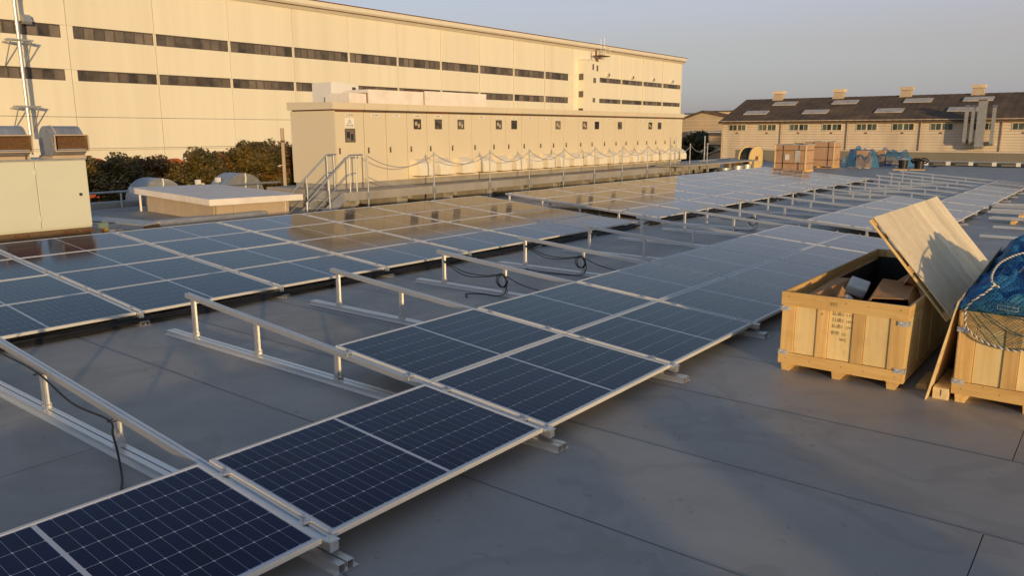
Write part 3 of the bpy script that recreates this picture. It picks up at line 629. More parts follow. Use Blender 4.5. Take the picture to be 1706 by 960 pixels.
pp = thing('vent_pole', 'rusty pale pipe standing left of the switchgear end', 'pipe', (11.86, 17.0, 0))
MB().cyl((0,0,.3), (0,0,2.62), .055, n=10).build('pipe', 'siding_far', pp); MB().cyl((0,0,2.2), (0,0,2.26), .065, n=10).build('collar', 'rust', pp); MB().cyl((0,0,0), (0,0,.3), .09, n=10).build('base', 'concrete', pp)

# ================================================================== SWITCHGEAR
CX0, CX1, CY = 11.43, 32.42, 14.0
plat = thing('switchgear_platform', 'raised steel and concrete platform under the long beige switchgear', 'platform', (0, 0, 0))
MB().box(10.95, 34.6, 12.96, 16.6, .86, .925).build('deck_plate', 'beam', plat)
ch = MB(); ch.box(10.95, 34.6, 12.94, 12.955, .72, .93); ch.box(10.95, 34.6, 12.94, 13.02, .70, .72); ch.build('edge_channel', 'beam', plat)
ch = MB(); ch.box(10.93, 10.945, 12.94, 16.6, .72, .93); ch.build('edge_channel', 'beam', plat)
for k in range(13):
    x = 11.1 + 1.95*k
    MB().box(x, x+.42, 13.35, 16.2, 0, .70).build('concrete_pier', 'concrete', plat)
    MB().box(x+.13, x+.27, 13.03, 16.5, .62 if k % 2 else .60, .70).build('cross_beam', 'beam', plat)
for k in range(12):
    x = 11.75 + 1.95*k
    if k % 3 != 1: MB().box(x, x+.75, 14.4, 14.5, .05, .62).build('infill_board', 'blue_tarp' if k % 2 else 'hutwall', plat)
cub = thing('switchgear_cubicle', 'long row of beige outdoor switchgear cabinets with hooded vents', 'cabinet', (0, CY, 0))
MB().box(CX0+.03, CX1-.03, .05, 1.90, .926, 1.08).build('plinth', 'beam', cub)
MB().box(CX0+.02, CX1-.02, .075, 1.93, 1.08, 3.06).build('body', 'cubicle_gap', cub)
MB().box(CX0-.005, CX0+.02, .0, 1.95, 1.06, 3.08).build('end_panel', 'cubicle', cub)
MB().box(CX1-.02, CX1+.005, .0, 1.95, 1.06, 3.08).build('end_panel', 'cubicle', cub)
DX = [11.43,12.476,13.321,14.168,15.012,16.015,17.115,18.1,18.911,19.797,20.801,21.615,22.457,23.469,24.295,25.243,26.159,26.996,28.003,28.811,29.66,30.554,31.483,32.418]
WIN = {3,4,5,7,8,11,13,14,16,19,20}
hood_cache = {}
for i in range(len(DX)-1):
    a, b = DX[i], DX[i+1]; w = b-a
    dr = MB().box(a+.011, b-.011, 0, .03, 1.085, 3.05).build('door', 'cubicle', cub, bevel=.006)
    # handle with escutcheon
    hx = a + .13; hd = MB(); hd.box(hx-.014, hx+.014, -.014, 0, 1.90, 2.06); hd.box(hx-.009, hx+.009, -.04, -.014, 1.91, 2.0); hd.box(hx-.03, hx+.03, -.03, -.016, 2.03, 2.06)
    hd.build('handle', 'handle', dr)
    cxm = a + w*.5
    pl_ = MB().box(cxm-.14, cxm+.14, -.006, 0, 2.945, 3.0).build('name_plate', 'plate', dr)
    if i > 0:
        mk = MB()
        for q in range(4 + i % 2): mk.box(cxm-.10+q*.045, cxm-.10+q*.045+random.choice((.018,.03)), -.0075, -.006, 2.96, 2.985)
        mk.build('plate_lettering', 'ink', dr)
    else:
        place('plate_lettering', text_mesh('引込受電盤', .052, 'ink'), dr, (cxm-.13, -.0075, 2.952), rot=ROT_FACE_Y)
        sg = MB().box(cxm-.155, cxm+.155, -.008, 0, 2.63, 2.88).build('warning_sign', 'plate', dr)
        tri = MB()
        for (p, q) in (((-.06, 2.745), (.06, 2.745)), ((.06, 2.745), (0, 2.85)), ((0, 2.85), (-.06, 2.745))): tri.cyl((cxm+p[0], -.009, p[1]), (cxm+q[0], -.009, q[1]), .006, n=4)
        tri.box(cxm-.005, cxm+.005, -.010, -.0081, 2.765, 2.81); tri.build('warning_mark', 'ink', dr)
        place('warning_lettering', text_mesh('高圧危険', .062, 'ink'), dr, (cxm-.125, -.0095, 2.66), rot=ROT_FACE_Y)
    if i in WIN or i == 0:
        wz0, wz1 = (2.24, 2.57) if i == 0 else (2.60, 2.86)
        ww = .155 if i == 0 else .13
        f = MB(); f.box(cxm-ww-.02, cxm+ww+.02, -.022, 0, wz0-.02, wz0); f.box(cxm-ww-.02, cxm+ww+.02, -.022, 0, wz1, wz1+.02); f.box(cxm-ww-.02, cxm-ww, -.021, 0, wz0, wz1); f.box(cxm+ww, cxm+ww+.02, -.021, 0, wz0, wz1)
        fo = f.build('meter_window', 'handle', dr)
        MB().box(cxm-ww, cxm+ww, -.012, -.001, wz0, wz1).build('pane', 'pane', dr)
        mt_ = MB(); mt_.box(cxm-ww*.8, cxm-ww*.05, -.0135, -.012, wz0+.09, wz1-.06); mt_.box(cxm+.02, cxm+ww*.75, -.0135, -.012, wz0+.03, wz1-.12); mt_.build('meter_face', 'hutwall' if i % 2 else 'ink', dr)
    if i >= 3:
        hw = min(.31, w*.32)
        key = round(hw, 2)
        if key not in hood_cache:
            hm = MB(); hm.prism([(0, 1.18), (-.36, 1.18), (-.36, 1.40), (-.30, 1.55), (-.10, 1.66), (0, 1.68)], 'x', -key, key); hood_cache[key] = hm.mesh('vent_hood', 'hood')
        ho = place('vent_hood', hood_cache[key], cub, (cxm+.02, 0, 0), bevel=.012)
        MB().box(-hw+.02, hw-.02, -.34, -.02, 1.165, 1.177).build('louvre', 'rust', ho)
    # fascia/roof section over each door
    MB().prism([(-.06, 3.115), (-.06, 3.30), (1.98, 3.34), (1.98, 3.115)], 'x', a+.009 - (.10 if i == 0 else 0), b-.009 + (.08 if i == 22 else 0)).build('roof_section', 'cubicle', cub)
    MB().box(a+.02, b-.02, -.02, 1.9, 3.052, 3.115).build('roof_gap', 'rust' if i % 4 == 0 else 'cubicle_gap', cub)
# duct and small housing on the yard behind the switchgear
du = thing('overhead_duct', 'pale horizontal duct box running behind the switchgear roof', 'duct', (0, 16.5, 0))
MB().box(14.9, 17.42, 0, 1.2, 3.30, 3.86).build('duct_section', 'slab', du); MB().box(17.50, 20.82, 0, 1.2, 3.30, 3.90).build('duct_section', 'slab', du); MB().box(14.1, 14.82, 0.02, 1.2, 3.30, 3.72).build('duct_section', 'slab', du)
MB().box(17.42, 17.50, .05, 1.15, 3.30, 3.95).build('rusty_joint', 'rust', du); MB().box(14.82, 14.90, .05, 1.15, 3.30, 3.75).build('rusty_joint', 'rust', du)
for x in (14.3, 17.46, 20.5): MB().box(x-.05, x+.05, .5, .6, 0, 3.30).build('support', 'galv', du)
hs = thing('roof_housing', 'small white sloped housing with a square dark hatch behind the duct', 'housing', (14.6, 18.0, 0))
MB().prism([(0, 3.3), (1.18, 3.3), (1.18, 4.06), (.3, 4.14), (0, 4.13)], 'y', 0, 1.0).build('housing_body', 'white', hs); MB().box(.90, 1.05, -.02, 0, 3.82, 4.0).build('hatch', 'winframe', hs); MB().box(.1, 1.0, .2, .8, 0, 3.3).build('pedestal', 'greywall', hs)

# stair up to the platform
sta = thing('steel_stair', 'short galvanised stair with tube handrails at the switchgear platform end', 'stair', (0, 0, 0))
for k in range(4):
    MB().box(10.62-.30*k, 10.92-.30*k, 13.1, 13.85, .72-.19*k-.03, .72-.19*k).build('tread', 'galv', sta)
for y in (13.05, 13.88): MB().prism([(9.55, 0), (9.80, 0), (10.95, .72), (10.95, .93), (10.8, .93), (9.55, .12)], 'y', y-.02, y+.02).build('stringer', 'galv', sta)
for y in (13.0, 13.92):
    hr = MB(); hr.tube([(11.50 if y < 13.5 else 11.35, y, 1.90), (11.05, y, 1.90), (9.62, y, .75), (9.62, y, .1)], .024, 8); hr.build('handrail', 'galv', sta)
    hr = MB(); hr.tube([(11.3, y, 1.42), (11.05, y, 1.42), (9.62, y, .32)], .016, 6); hr.build('mid_rail', 'galv', sta)
    for (x, z0, z1) in ((11.05, .9, 1.9), (11.28, .9, 1.9), (10.35, .45, 1.33)): MB().cyl((x, y, z0), (x, y, z1), .02, n=7).build('baluster', 'galv', sta)
# chain stanchions along the platform edge
PX = [11.58, 14.14, 16.71, 18.80, 20.86, 22.94, 25.01, 27.08, 29.20, 31.10, 32.97]
sm = MB().cyl((0,0,.30), (0,0,1.90), .019, n=8).mesh('stanchion_tube', 'alu_white'); cm = MB().cyl((0,0,1.90), (0,0,1.925), .026, n=8).mesh('stanchion_cap', 'alu_white'); bm_ = MB().box(-.05,.05,-.02,.03,.72,.90).mesh('stanchion_bracket', 'galv')
for k, x in enumerate(PX):
    s_ = thing('chain_stanchion', '%s thin pale chain post from the stair along the switchgear' % ordinal(k), 'post', (x, 12.90, 0), group='chain posts before the switchgear')
    place('tube', sm, s_); place('cap', cm, s_); place('bracket', bm_, s_)
for k in range(len(PX)-1):
    L = PX[k+1]-PX[k]
    for row, (z, sag) in enumerate(((1.86, .33), (1.30, .30))):
        if row == 1 and k not in (0,): continue
        pts = [(PX[k]+L*t/24, 12.87, z - sag*4*(t/24)*(1-t/24)) for t in range(25)]
        if row == 1: pts = pts[:14] ; pts += [(PX[k]+L*.62, 12.87, 1.0), (PX[k]+L*.66, 12.87, .93)]
        c_ = MB(); c_.tube(pts, .011, 5)
        o = c_.build('barrier_chain', 'galv'); tag(o, ('sagging chain between the %s and %s chain posts' % (ordinal(k), ordinal(k+1))) if row == 0 else 'lower loose chain hanging from the first chain post', 'chain', 'chains along the switchgear')

# ------------------------------------------------------------------ cream air unit with two gooseneck hoods
au = thing('air_handling_unit', 'cream two-door air unit with two gooseneck hoods at left', 'air unit', (0, 13.4, 0))
MB().box(2.70, 4.52, .03, 1.6, .30, .60).build('skid', 'brown', au)
for x in (3.1, 4.0, 4.35): MB().box(x, x+.22, -.03, .03, .52, .56).build('skid_handle', 'rust', au)
MB().box(2.72, 4.52, .03, 1.6, 0, .30).build('plinth', 'concrete', au)
MB().box(2.75, 4.555, .03, 1.55, .60, 1.97).build('casing', 'creambox', au, bevel=.01)
for (a, b) in ((2.76, 3.59), (3.60, 4.55)): MB().box(a, b, 0, .03, .64, 1.955).build('access_door', 'creambox', au, bevel=.008)
MB().cyl((4.38, -.02, 1.28), (4.38, 0, 1.28), .03, n=10).build('door_lock', 'handle', au)
MB().box(3.575, 3.60, -.012, 0, 1.70, 1.80).build('hinge', 'creambox', au); MB().box(3.575, 3.60, -.012, 0, .80, .90).build('hinge', 'creambox', au)
MB().box(2.74, 4.56, .0, 1.55, 1.97, 2.0).build('roof_plate', 'galv', au)
for (x0, x1) in ((2.92, 3.68), (3.96, 4.72)):
    w0, w1 = x0+.02, x1-.12
    gn = MB()
    body = [(.66, 2.05), (.69, 2.34)] + [(.38+.30*math.cos(R(q)), 2.34+.30*math.sin(R(q))) for q in range(10, 131, 10)] + [(.06, 2.43), (.0, 2.14), (.16, 2.05)]
    gn.prism(body, 'x', w0, w1); go = gn.build('gooseneck_hood', 'galv', au)
    fl = MB(); fr_ = [(w0-.02, -.10, 2.06), (w1+.05, -.10, 2.08), (w1+.14, -.02, 2.42), (w0+.06, -.02, 2.40)]
    # flared square mouth: four frame bars and a dark mesh inside
    P_ = [Vector((w0-.01, -.10, 2.15)), Vector((w1+.0, -.10, 2.15)), Vector((w1+.03, -.03, 2.46)), Vector((w0+.02, -.03, 2.46))]
    for q in range(4): fl.tube([P_[q], P_[(q+1) % 4]], .016, 4)
    fl.build('mouth_frame', 'hutwall', go)
    Q_ = [Vector((w0+.02, .02, 2.17)), Vector((w1-.02, .02, 2.17)), Vector((w1-.02, .05, 2.43)), Vector((w0+.02, .05, 2.43))]
    sk = MB()
    for q in range(4):
        a_, b_ = q, (q+1) % 4; k_ = len(sk.v); sk.v += [tuple(P_[a_]), tuple(P_[b_]), tuple(Q_[b_]), tuple(Q_[a_])]; sk.f.append((k_, k_+1, k_+2, k_+3))
    sk.build('mouth_flare', 'brown', go)
    mm = MB(); mm.hexa([v+Vector((0, -.012, 0)) for v in Q_] + [v+Vector((0, .004, 0)) for v in Q_]); mm.build('mouth_mesh', 'mesh_brown', go)
    MB().box(w0+.0, w1+.02, .10, .75, 2.0, 2.06).build('curb', 'hutwall', go)
    rb = MB(); rb.tube([(w0+.11, .38+.305*math.cos(R(q)), 2.34+.305*math.sin(R(q))) for q in range(0, 151, 10)], .014, 4); rb.build('seam_rib', 'hutwall', go)
    for xx in (w0-.012, w1+.002): pass
pv = MB(); pv.tube([(3.5, .1, 2.0), (3.5, .1, 2.18), (3.62, .1, 2.18), (3.62, .1, 2.08)], .018, 6); pv.build('valve_pipe', 'handle', au)

# ------------------------------------------------------------------ tan hut with flat white roof
hut = thing('rooftop_hut', 'low tan hut with thick flat white roof slab', 'hut', (0, 0, 0))
MB().hexa([(7.32,13.6,.80), (9.97,13.6,.76), (10.3,18.2,.82), (7.75,18.4,.86), (7.32,13.6,.96), (9.97,13.6,.92), (10.3,18.2,.98), (7.75,18.4,1.02)]).build('roof_slab', 'slab', hut, bevel=.015)
for (a, b) in ((7.66, 8.10), (8.11, 9.72)): MB().box(a, b, 13.9, 13.93, 0, .775).build('wall_panel', 'hutwall', hut)
MB().prism([(7.66, 13.932), (9.74, 13.932), (9.98, 17.8), (7.98, 17.8)], 'z', 0, .765).build('wall_core', 'hutwall', hut)
for (a, b) in ((13.95, 14.9), (14.92, 15.86), (15.88, 16.82), (16.84, 17.78)):
    xa, xb = 7.60+(a-13.93)*.0835, 7.60+(b-13.93)*.0835
    MB().prism([(xa, a), (xa+.04, a), (xb+.04, b), (xb, b)], 'z', 0, .79).build('wall_panel', 'hutwall', hut)
MB().cyl((7.80, 17.9, .0), (7.80, 17.9, .84), .03, n=8).build('downpipe', 'slab', hut)
# half-round fan hoods beyond the hut
for (x, z, r, lab) in ((8.45, .62, .63, 'left half-round metal fan hood behind the flat white roof'), (11.05, .60, .68, 'right half-round metal fan hood behind the flat white roof')):
    fh = thing('fan_hood', lab, 'fan hood', (x, 17.9, 0), group='half-round fan hoods')
    poly = [(r*math.cos(R(q)), z + r*math.sin(R(q))) for q in range(0, 181, 12)]
    MB().prism(poly, 'y', 0, .9).build('hood_shell', 'galv', fh); MB().box(-r-.03, r+.03, -.02, .92, z-.06, z).build('hood_flange', 'coping', fh)
    MB().tube([(r*.05+.012*math.sin(q), -.015 + 0*q, z + r*q/10) for q in range(0, 11)], .02, 5).build('seam_rib', 'white', fh)
    MB().box(-r, r, .05, .85, -8, z-.06).build('duct_riser', 'greywall', fh)
    if x > 9: MB().cyl((.10, -.03, z+.08), (.10, .02, z+.08), .15, n=14).build('inspection_port', 'brown', fh)
for (x, z, lab) in ((9.35, 1.05, 'left little floodlight between the fan hoods'), (9.98, 1.08, 'right little floodlight between the fan hoods')):
    fl = thing('floodlight', lab, 'lamp', (x, 17.6, 0), group='small floodlights on the parapet')
    MB().box(-.06, .07, -.05, .05, z, z+.13).build('lamp_head', 'white', fl); MB().cyl((0, 0, .7), (0, 0, z), .018, n=6).build('lamp_stem', 'galv', fl)
# cable tray cover and duct by the air unit
tr = thing('tray_cover', 'folded metal tray cover lying beside the air unit', 'tray', (0, 0, 0))
MB().hexa([(4.95,14.9,.58), (5.55,13.3,.52), (5.95,13.3,.56), (5.3,15.0,.62), (4.95,14.9,.61), (5.55,13.3,.55), (5.95,13.3,.59), (5.3,15.0,.65)]).build('cover_plate', 'galv', tr)
MB().box(5.60, 5.90, 13.3, 13.4, .30, .515).build('cover_end', 'brown', tr); MB().box(5.0, 5.12, 13.3, 13.42, 0, .50).build('support_leg', 'hutwall', tr); MB().box(5.75, 5.85, 13.45, 13.55, 0, .52).build('support_leg', 'brown', tr)
du2 = thing('low_duct', 'long low grey duct on blocks between the tray cover and the hut', 'duct', (0, 0, 0))
MB().box(5.9, 8.6, 13.25, 13.55, .50, .60).build('duct_top', 'galv', du2); MB().box(5.95, 8.55, 13.29, 13.51, .40, .498).build('duct_body', 'hutwall', du2)
for x in (6.2, 7.2, 8.3): MB().box(x, x+.08, 13.30, 13.5, 0, .40).build('duct_leg', 'concrete', du2)
jn = thing('valve_cluster', 'small jumble of painted valves beside the air unit', 'valves', (4.78, 13.45, 0))
MB().cyl((0, 0, 0), (0, 0, .6), .05, n=8).build('riser', 'rust', jn); MB().box(-.08, .08, -.06, .06, .55, .66).build('valve_body', 'teal', jn); MB().cyl((.02, -.1, .5), (.02, -.08, .5), .05, n=10).build('valve_wheel', 'yellow', jn); MB().box(.02, .3, -.05, .05, .44, .49).build('pipe_run', 'white', jn); MB().box(-.02, .28, -.04, .06, .34, .38).build('pipe_run', 'white', jn)

# the reflections in the panels fix how far back this plant stands: set each group to its real size and distance
KD = {'air_handling_unit': 1.20, 'parapet_wall': 1.33, 'guard_rail': 1.33, 'vent_pole': 1.3, 'fan_hood': 1.29, 'floodlight': 1.30, 'warehouse': 1.75, 'wall_duct': 1.75, 'gabled_factory': 1.75, 'low_shed': 1.75, 'dark_bush': 1.75, 'hedge_tree': 1.12, 'red_marker': 1.12}
KD.update({n: 1.18 for n in ('switchgear_platform', 'switchgear_cubicle', 'overhead_duct', 'roof_housing', 'steel_stair', 'chain_stanchion', 'barrier_chain', 'rooftop_hut', 'tray_cover', 'low_duct', 'valve_cluster')})
for o in list(COL.objects):
    k = KD.get(o.name.split('.')[0])
    if k and o.parent is None and o is not pe:
        o.location = CAMP + (Vector(o.location)-CAMP)*k; o.scale = (k, k, k)

# ================================================================== SOLAR ARRAYS
P = 2.2; SLOPE = .081; TILT = math.atan(SLOPE); RT = .147          # rail top height at y = 0
rail_top = lambda y: RT + SLOPE*y
POST_Y = [.30, 1.42, 2.75, 4.13, 5.42]
def hollow(mb, x0, x1, y0, y1, z0, z1, t=.004, sh=0.0):
    mb.box(x0, x1, y0, y1, z0, z0+t, sh); mb.box(x0, x1, y0, y1, z1-t, z1, sh)
    mb.box(x0, x0+t, y0, y1, z0+t, z1-t, sh); mb.box(x1-t, x1, y0, y1, z0+t, z1-t, sh)
# shared meshes of one rack
b_ = MB(); hollow(b_, -.056, -.006, 0, 6.03, .006, .058); hollow(b_, .006, .056, 0, 6.03, .006, .058); b_.box(-.006, .006, 0, 6.03, .012, .022); b_.box(-.085, .085, -.012, 6.04, .0055, .0098)
ME_BASE = b_.mesh('base_rail', 'alu')
r_ = MB(); hollow(r_, -.03, .03, .13, 5.56, RT-.062, RT-.016, .005, SLOPE); r_.box(-.03, -.010, .13, 5.56, RT-.016, RT-.006, SLOPE); r_.box(.010, .03, .13, 5.56, RT-.016, RT-.006, SLOPE)
ME_RAIL = r_.mesh('top_rail', 'alu')
ME_POST = {}
for y in POST_Y:
    m = MB(); hollow(m, -.022, .022, -.022, .022, 0, 1, .004) if False else None
    zt = rail_top(y) - .068
    m.box(-.025, -.020, -.022, .022, .062, zt); m.box(.020, .025, -.022, .022, .062, zt); m.box(-.020, .020, -.004, .004, .064, zt-.004)
    m.box(-.025, .025, -.022, .022, zt-.001, zt+.004)
    ME_POST[y] = m.mesh('post', 'alu')
m = MB(); m.box(-.040, .040, -.034, .034, .0585, .066); m.box(-.034, -.026, -.030, .030, .066, .120); m.box(.026, .034, -.030, .030, .066, .120); m.cyl((-.042, 0, .095), (.042, 0, .095), .009, n=6)
ME_FOOT = m.mesh('post_bracket', 'alu_white')
m = MB(); m.box(-.036, .036, -.024, .024, 0, .008); m.box(-.034, -.029, -.022, .022, -.03, 0); m.box(.029, .034, -.022, .022, -.03, 0); ME_CLAMP = m.mesh('clamp', 'alu_white')
m = MB(); m.cyl((0, 0, .006), (0, 0, .022), .012, n=6); m.cyl((0, 0, .02), (0, 0, .042), .006, n=6); ME_BOLT = m.mesh('bolt', 'bolt')
m = MB(); m.box(-.032, .032, .10, .135, RT-.055, RT+.008); m.box(-.036, .036, .09, .17, RT+.008, RT+.013); m.cyl((0, .13, RT+.012), (0, .13, RT+.034), .011, n=6); ME_ENDCAP = m.mesh('end_clamp', 'alu_white')
def rack(x, y0, label, group, clamps, rail=True, posts=5):
    t = thing('mounting_rack', label, 'rack', (x, y0, 0), group=group)
    t.rotation_euler.z = random.uniform(-.0016, .0016)
    place('base_rail', ME_BASE, t)
    if not rail: return t
    place('top_rail', ME_RAIL, t); place('end_clamp', ME_ENDCAP, t)
    for y in POST_Y[:posts]:
        po = place('post', ME_POST[y], t, (0, y, 0)); place('post_bracket', ME_FOOT, po)
    for y in clamps:
        c = place('clamp', ME_CLAMP, t, (0, y, rail_top(y)), rot=(TILT, 0, 0)); place('bolt', ME_BOLT, c)
    return t
# shared meshes of one panel (local frame: low edge at y=0, top face z=0)
PL, PW = 2.125, 1.325
f = MB(); fw_ = .026; fh_ = .036
f.box(-PL/2, PL/2, 0, fw_, -fh_, 0); f.box(-PL/2, PL/2, PW-fw_, PW, -fh_, 0); f.box(-PL/2, -PL/2+fw_, fw_, PW-fw_, -fh_, 0); f.box(PL/2-fw_, PL/2, fw_, PW-fw_, -fh_, 0)
ME_FRAME = f.mesh('frame', 'frame')
ME_LAM = MB().box(-PL/2+fw_, PL/2-fw_, fw_, PW-fw_, -.010, -.0032).mesh('laminate', 'backsheet')
CW = (PW-2*fw_-.024)/6; CL = (PL/2-fw_-.012-.014)/12
def cell_mesh(mb, cx, cy):
    a = CL/2-.0012; b = CW/2-.0022; c = .0065; z = -.0026; k = len(mb.v)
    for (x, y) in ((-a+c,-b),(a-c,-b),(a,-b+c),(a,b-c),(a-c,b),(-a+c,b),(-a,b-c),(-a,-b+c)): mb.v.append((cx+x, cy+y, z))
    mb.f.append(tuple(range(k, k+8)))
cc = MB(); cell_mesh(cc, 0, 0); ME_CELL = cc.mesh('cell', 'cell')
CENT = [(s*(.014 + CL*(i+.5)), fw_+.012+CW*(j+.5)) for s in (-1, 1) for i in range(12) for j in range(6)]
gm = MB(); [cell_mesh(gm, *c) for c in CENT]; ME_CELLS = gm.mesh('cell_grid', 'cell')
def panel(xc, y, y0, label, group, cells=False):
    t = thing('solar_panel', label, 'solar panel', (xc, y0+y, rail_top(y)+.0075), (TILT+random.uniform(-.0045,.0045), random.uniform(-.003,.003), random.uniform(-.0012,.0012)), group)
    place('frame', ME_FRAME, t); lam = place('laminate', ME_LAM, t)
    if cells:
        for c in CENT: place('cell', ME_CELL, lam, (c[0], c[1], 0))
    else:
        o = place('cell_grid', ME_CELLS, t); o['kind'] = 'stuff'
    return t
ROWY = [.165 + 1.337*j for j in range(4)]
ROWN = ['lowest', 'second-lowest', 'third-lowest', 'highest']
CL_Y = [y + d for y in ROWY for d in (.22, 1.08)]
# near array (A): single row for the first two bays, two rows afterwards
n_i = 0
for k in range(-1, 7):
    rows = 1 if k < 1 else 2
    for j in range(rows):
        lab = 'dark blue solar panel in the near array, %s column from the left, %s' % (ordinal(k+1), 'front row' if j == 0 else 'second row')
        panel(k*P+P/2, ROWY[j], 0, lab, 'solar panels of the near array', cells=(k <= 3))
for k in range(-1, 8):
    cl = CL_Y[:2] if k <= 0 else CL_Y[:4]
    rack(k*P, 0, 'bare-topped aluminium rack of the near array, %s from the left' % ordinal(k+1), 'racks of the near array', cl)
# left array (B): fully covered, four deep
BY = 6.68
for k in range(-2, 7):
    for j in range(4):
        panel(k*P+P/2, ROWY[j], BY, 'solar panel of the left array, %s row, %s column from its right end' % (ROWN[j], ordinal(6-k)), 'solar panels of the left array')
for k in range(-2, 8):
    rack(k*P, BY, 'aluminium rack under the left array, %s from its right end' % ordinal(7-k), 'racks of the left array', CL_Y)
# far arrays beyond the gap: A2 continues the near array, B2 the left one
X2 = 16.7
for k in range(10):
    for j in range(2 if k < 4 else 1):
        panel(X2+k*P+P/2, ROWY[j], 0, 'pale-looking solar panel beyond the gap, right-hand far array, %s column, %s' % (ordinal(k), 'front row' if j == 0 else 'second row'), 'solar panels of the right far array')
    for j in range(4):
        panel(X2+k*P+P/2, ROWY[j], BY, 'solar panel beyond the gap, left-hand far array, %s row, %s column' % (ROWN[j], ordinal(k)), 'solar panels of the left far array')
for k in range(11):
    rack(X2+k*P, 0, 'aluminium rack of the right far array, %s after the gap' % ordinal(k), 'racks of the right far array', CL_Y[:4] if k < 5 else CL_Y[:2])
    rack(X2+k*P, BY, 'aluminium rack under the left far array, %s after the gap' % ordinal(k), 'racks of the left far array', CL_Y)
for k in range(1, 8):
    rack(X2-.05+k*P, -6.62, 'flat base rail lying behind the blue net, %s from the near end' % ordinal(k-1), 'base rails laid out at right', [], rail=False)

# ------------------------------------------------------------------ cables
def cable(pts, r=.008, k=6, label=None, name='cable', n=6, mat_='cable'):
    m = MB(); m.tube(smooth_path(pts, k), r, n); o = m.build(name, mat_, smooth=True)
    if label: tag(o, label, 'cable', 'loose black cables')
    return o
def bundle(x0, x1, yb, label, n=14):
    t = thing('cable_bundle', label, 'cable bundle', (0, 0, 0), group='cable bundles along the low edges')
    for i in range(n):
        ph = random.uniform(0, 6); L = 40; pts = []
        oy = random.uniform(-.09, .16); oz = random.uniform(.012, .085)
        for q in range(L+1):
            x = x0 + (x1-x0)*q/L
            w = abs(math.sin(math.pi*(x/P)))      # tied up at every rack, sagging between
            pts.append((x, yb + oy*(.35+.65*w) + .03*math.sin(x*1.3+ph), max(.010, oz*(.45+.55*w) + .05*(1-w) + .012*math.sin(x*2.1+ph*2))))
        m = MB(); m.tube(pts, random.choice((.008, .010, .014)), 5); m.build('strand', 'cable', t, smooth=True)
bundle(-4.4, 15.4, BY+.10, 'thick bundle of black cables along the low edge of the left array', 22)
bundle(X2-.6, 38.6, BY+.08, 'black cables along the low edge of the left far array')
cable([(15.2,6.75,.05), (15.7,6.5,.16), (16.2,6.55,.12), (16.7,6.75,.07)], .02, label='short thick cable bridging the gap between the two left arrays')
cable([(17.0,8.6,.3), (16.2,9.0,.05), (15.9,10.2,.02), (15.7,11.4,.2)], .02, label='black cable crossing the gap between arrays on the floor')
# cable along the first rack, tied to its posts
cable([(-.05,5.9,.10), (-.05,5.42,.47), (-.06,4.9,.46), (-.05,4.12,.42), (-.07,3.4,.30), (-.06,2.76,.295), (-.10,2.62,.22), (-.16,2.42,.09), (-.30,2.10,.02), (-.55,1.75,.012), (-1.1,1.3,.012)], .009, 8, 'black cable hanging along the leftmost bare rack and onto the floor')
for y in (4.13, 2.75):
    m = MB(); z = rail_top(y)-.085; m.tube([(-.032+.044*math.cos(R(a)), y+.032*math.sin(R(a)), z) for a in range(0, 360, 30)], .004, 4, closed=True); m.tube([(-.05,y,z), (-.09,y-.03,z+.015)], .003, 4)
    tag(m.build('cable_tie', 'cable'), 'black cable tie on the %s post of the leftmost bare rack' % ('upper' if y > 4 else 'lower'), 'cable tie', 'cable ties')
def coil(x, side, lab, tail):
    t = thing('cable_coil', lab, 'cable coil', (x, 4.15, 0), group='coiled cables hung on rack posts')
    m = MB(); m.tube(smooth_path([(-.02,1.27,.43), (-.10,.75,.31), (-.12,.3,.30), (-.05,0,.33), (-.06,-.4,.22), (-.05,-.9,.16), (-.02,-1.35,.20)], 6), .008, 6); m.build('lead', 'cable', t, smooth=True)
    m = MB(); m.tube(smooth_path([(-.02,1.27,.42), (-.16,.7,.27), (-.15,.25,.29), (-.05,.02,.325)], 6), .008, 6); m.build('lead', 'cable', t, smooth=True)
    for i in range(3):
        m = MB(); r = .098+.006*i
        m.tube([(-.045-.008*i+.006*math.sin(a*3), r*math.sin(a)*.9+.012*(i-1), .235+.006*i+r*math.cos(a)) for a in [6.283*q/22 for q in range(22)]], .0065, 5, closed=True); m.build('loop', 'cable', t, smooth=True)
    m = MB(); pth = smooth_path(tail, 7); m.tube(pth, .0075, 6); m.build('tail', 'cable', t, smooth=True)
    e = pth[-1]; d = (pth[-1]-pth[-3]).normalized(); m = MB(); m.cyl(e, e+d*.10, .014, n=8); m.build('connector', 'black', t)
coil(6.6, 1, 'black cable coil hung on the fourth visible bare rack', [(-.05,-.02,.33), (-.10,-.13,.22), (-.12,-.10,.06), (-.14,.06,.012), (-.16,.35,.012), (-.30,.52,.012), (-.42,.42,.012)])
coil(8.8, 1, 'black cable coil hung on the fifth visible bare rack', [(-.05,-.02,.33), (-.10,-.15,.20), (-.12,-.10,.05), (-.14,.10,.012), (-.22,.42,.012), (-.26,.75,.012), (-.22,1.02,.02)])
coil(X2, 1, 'small black cable coil on the first far rack past the gap', [(-.05,-.02,.33), (-.10,-.15,.20), (-.12,-.10,.05), (-.14,.10,.012), (-.2,.3,.012)])

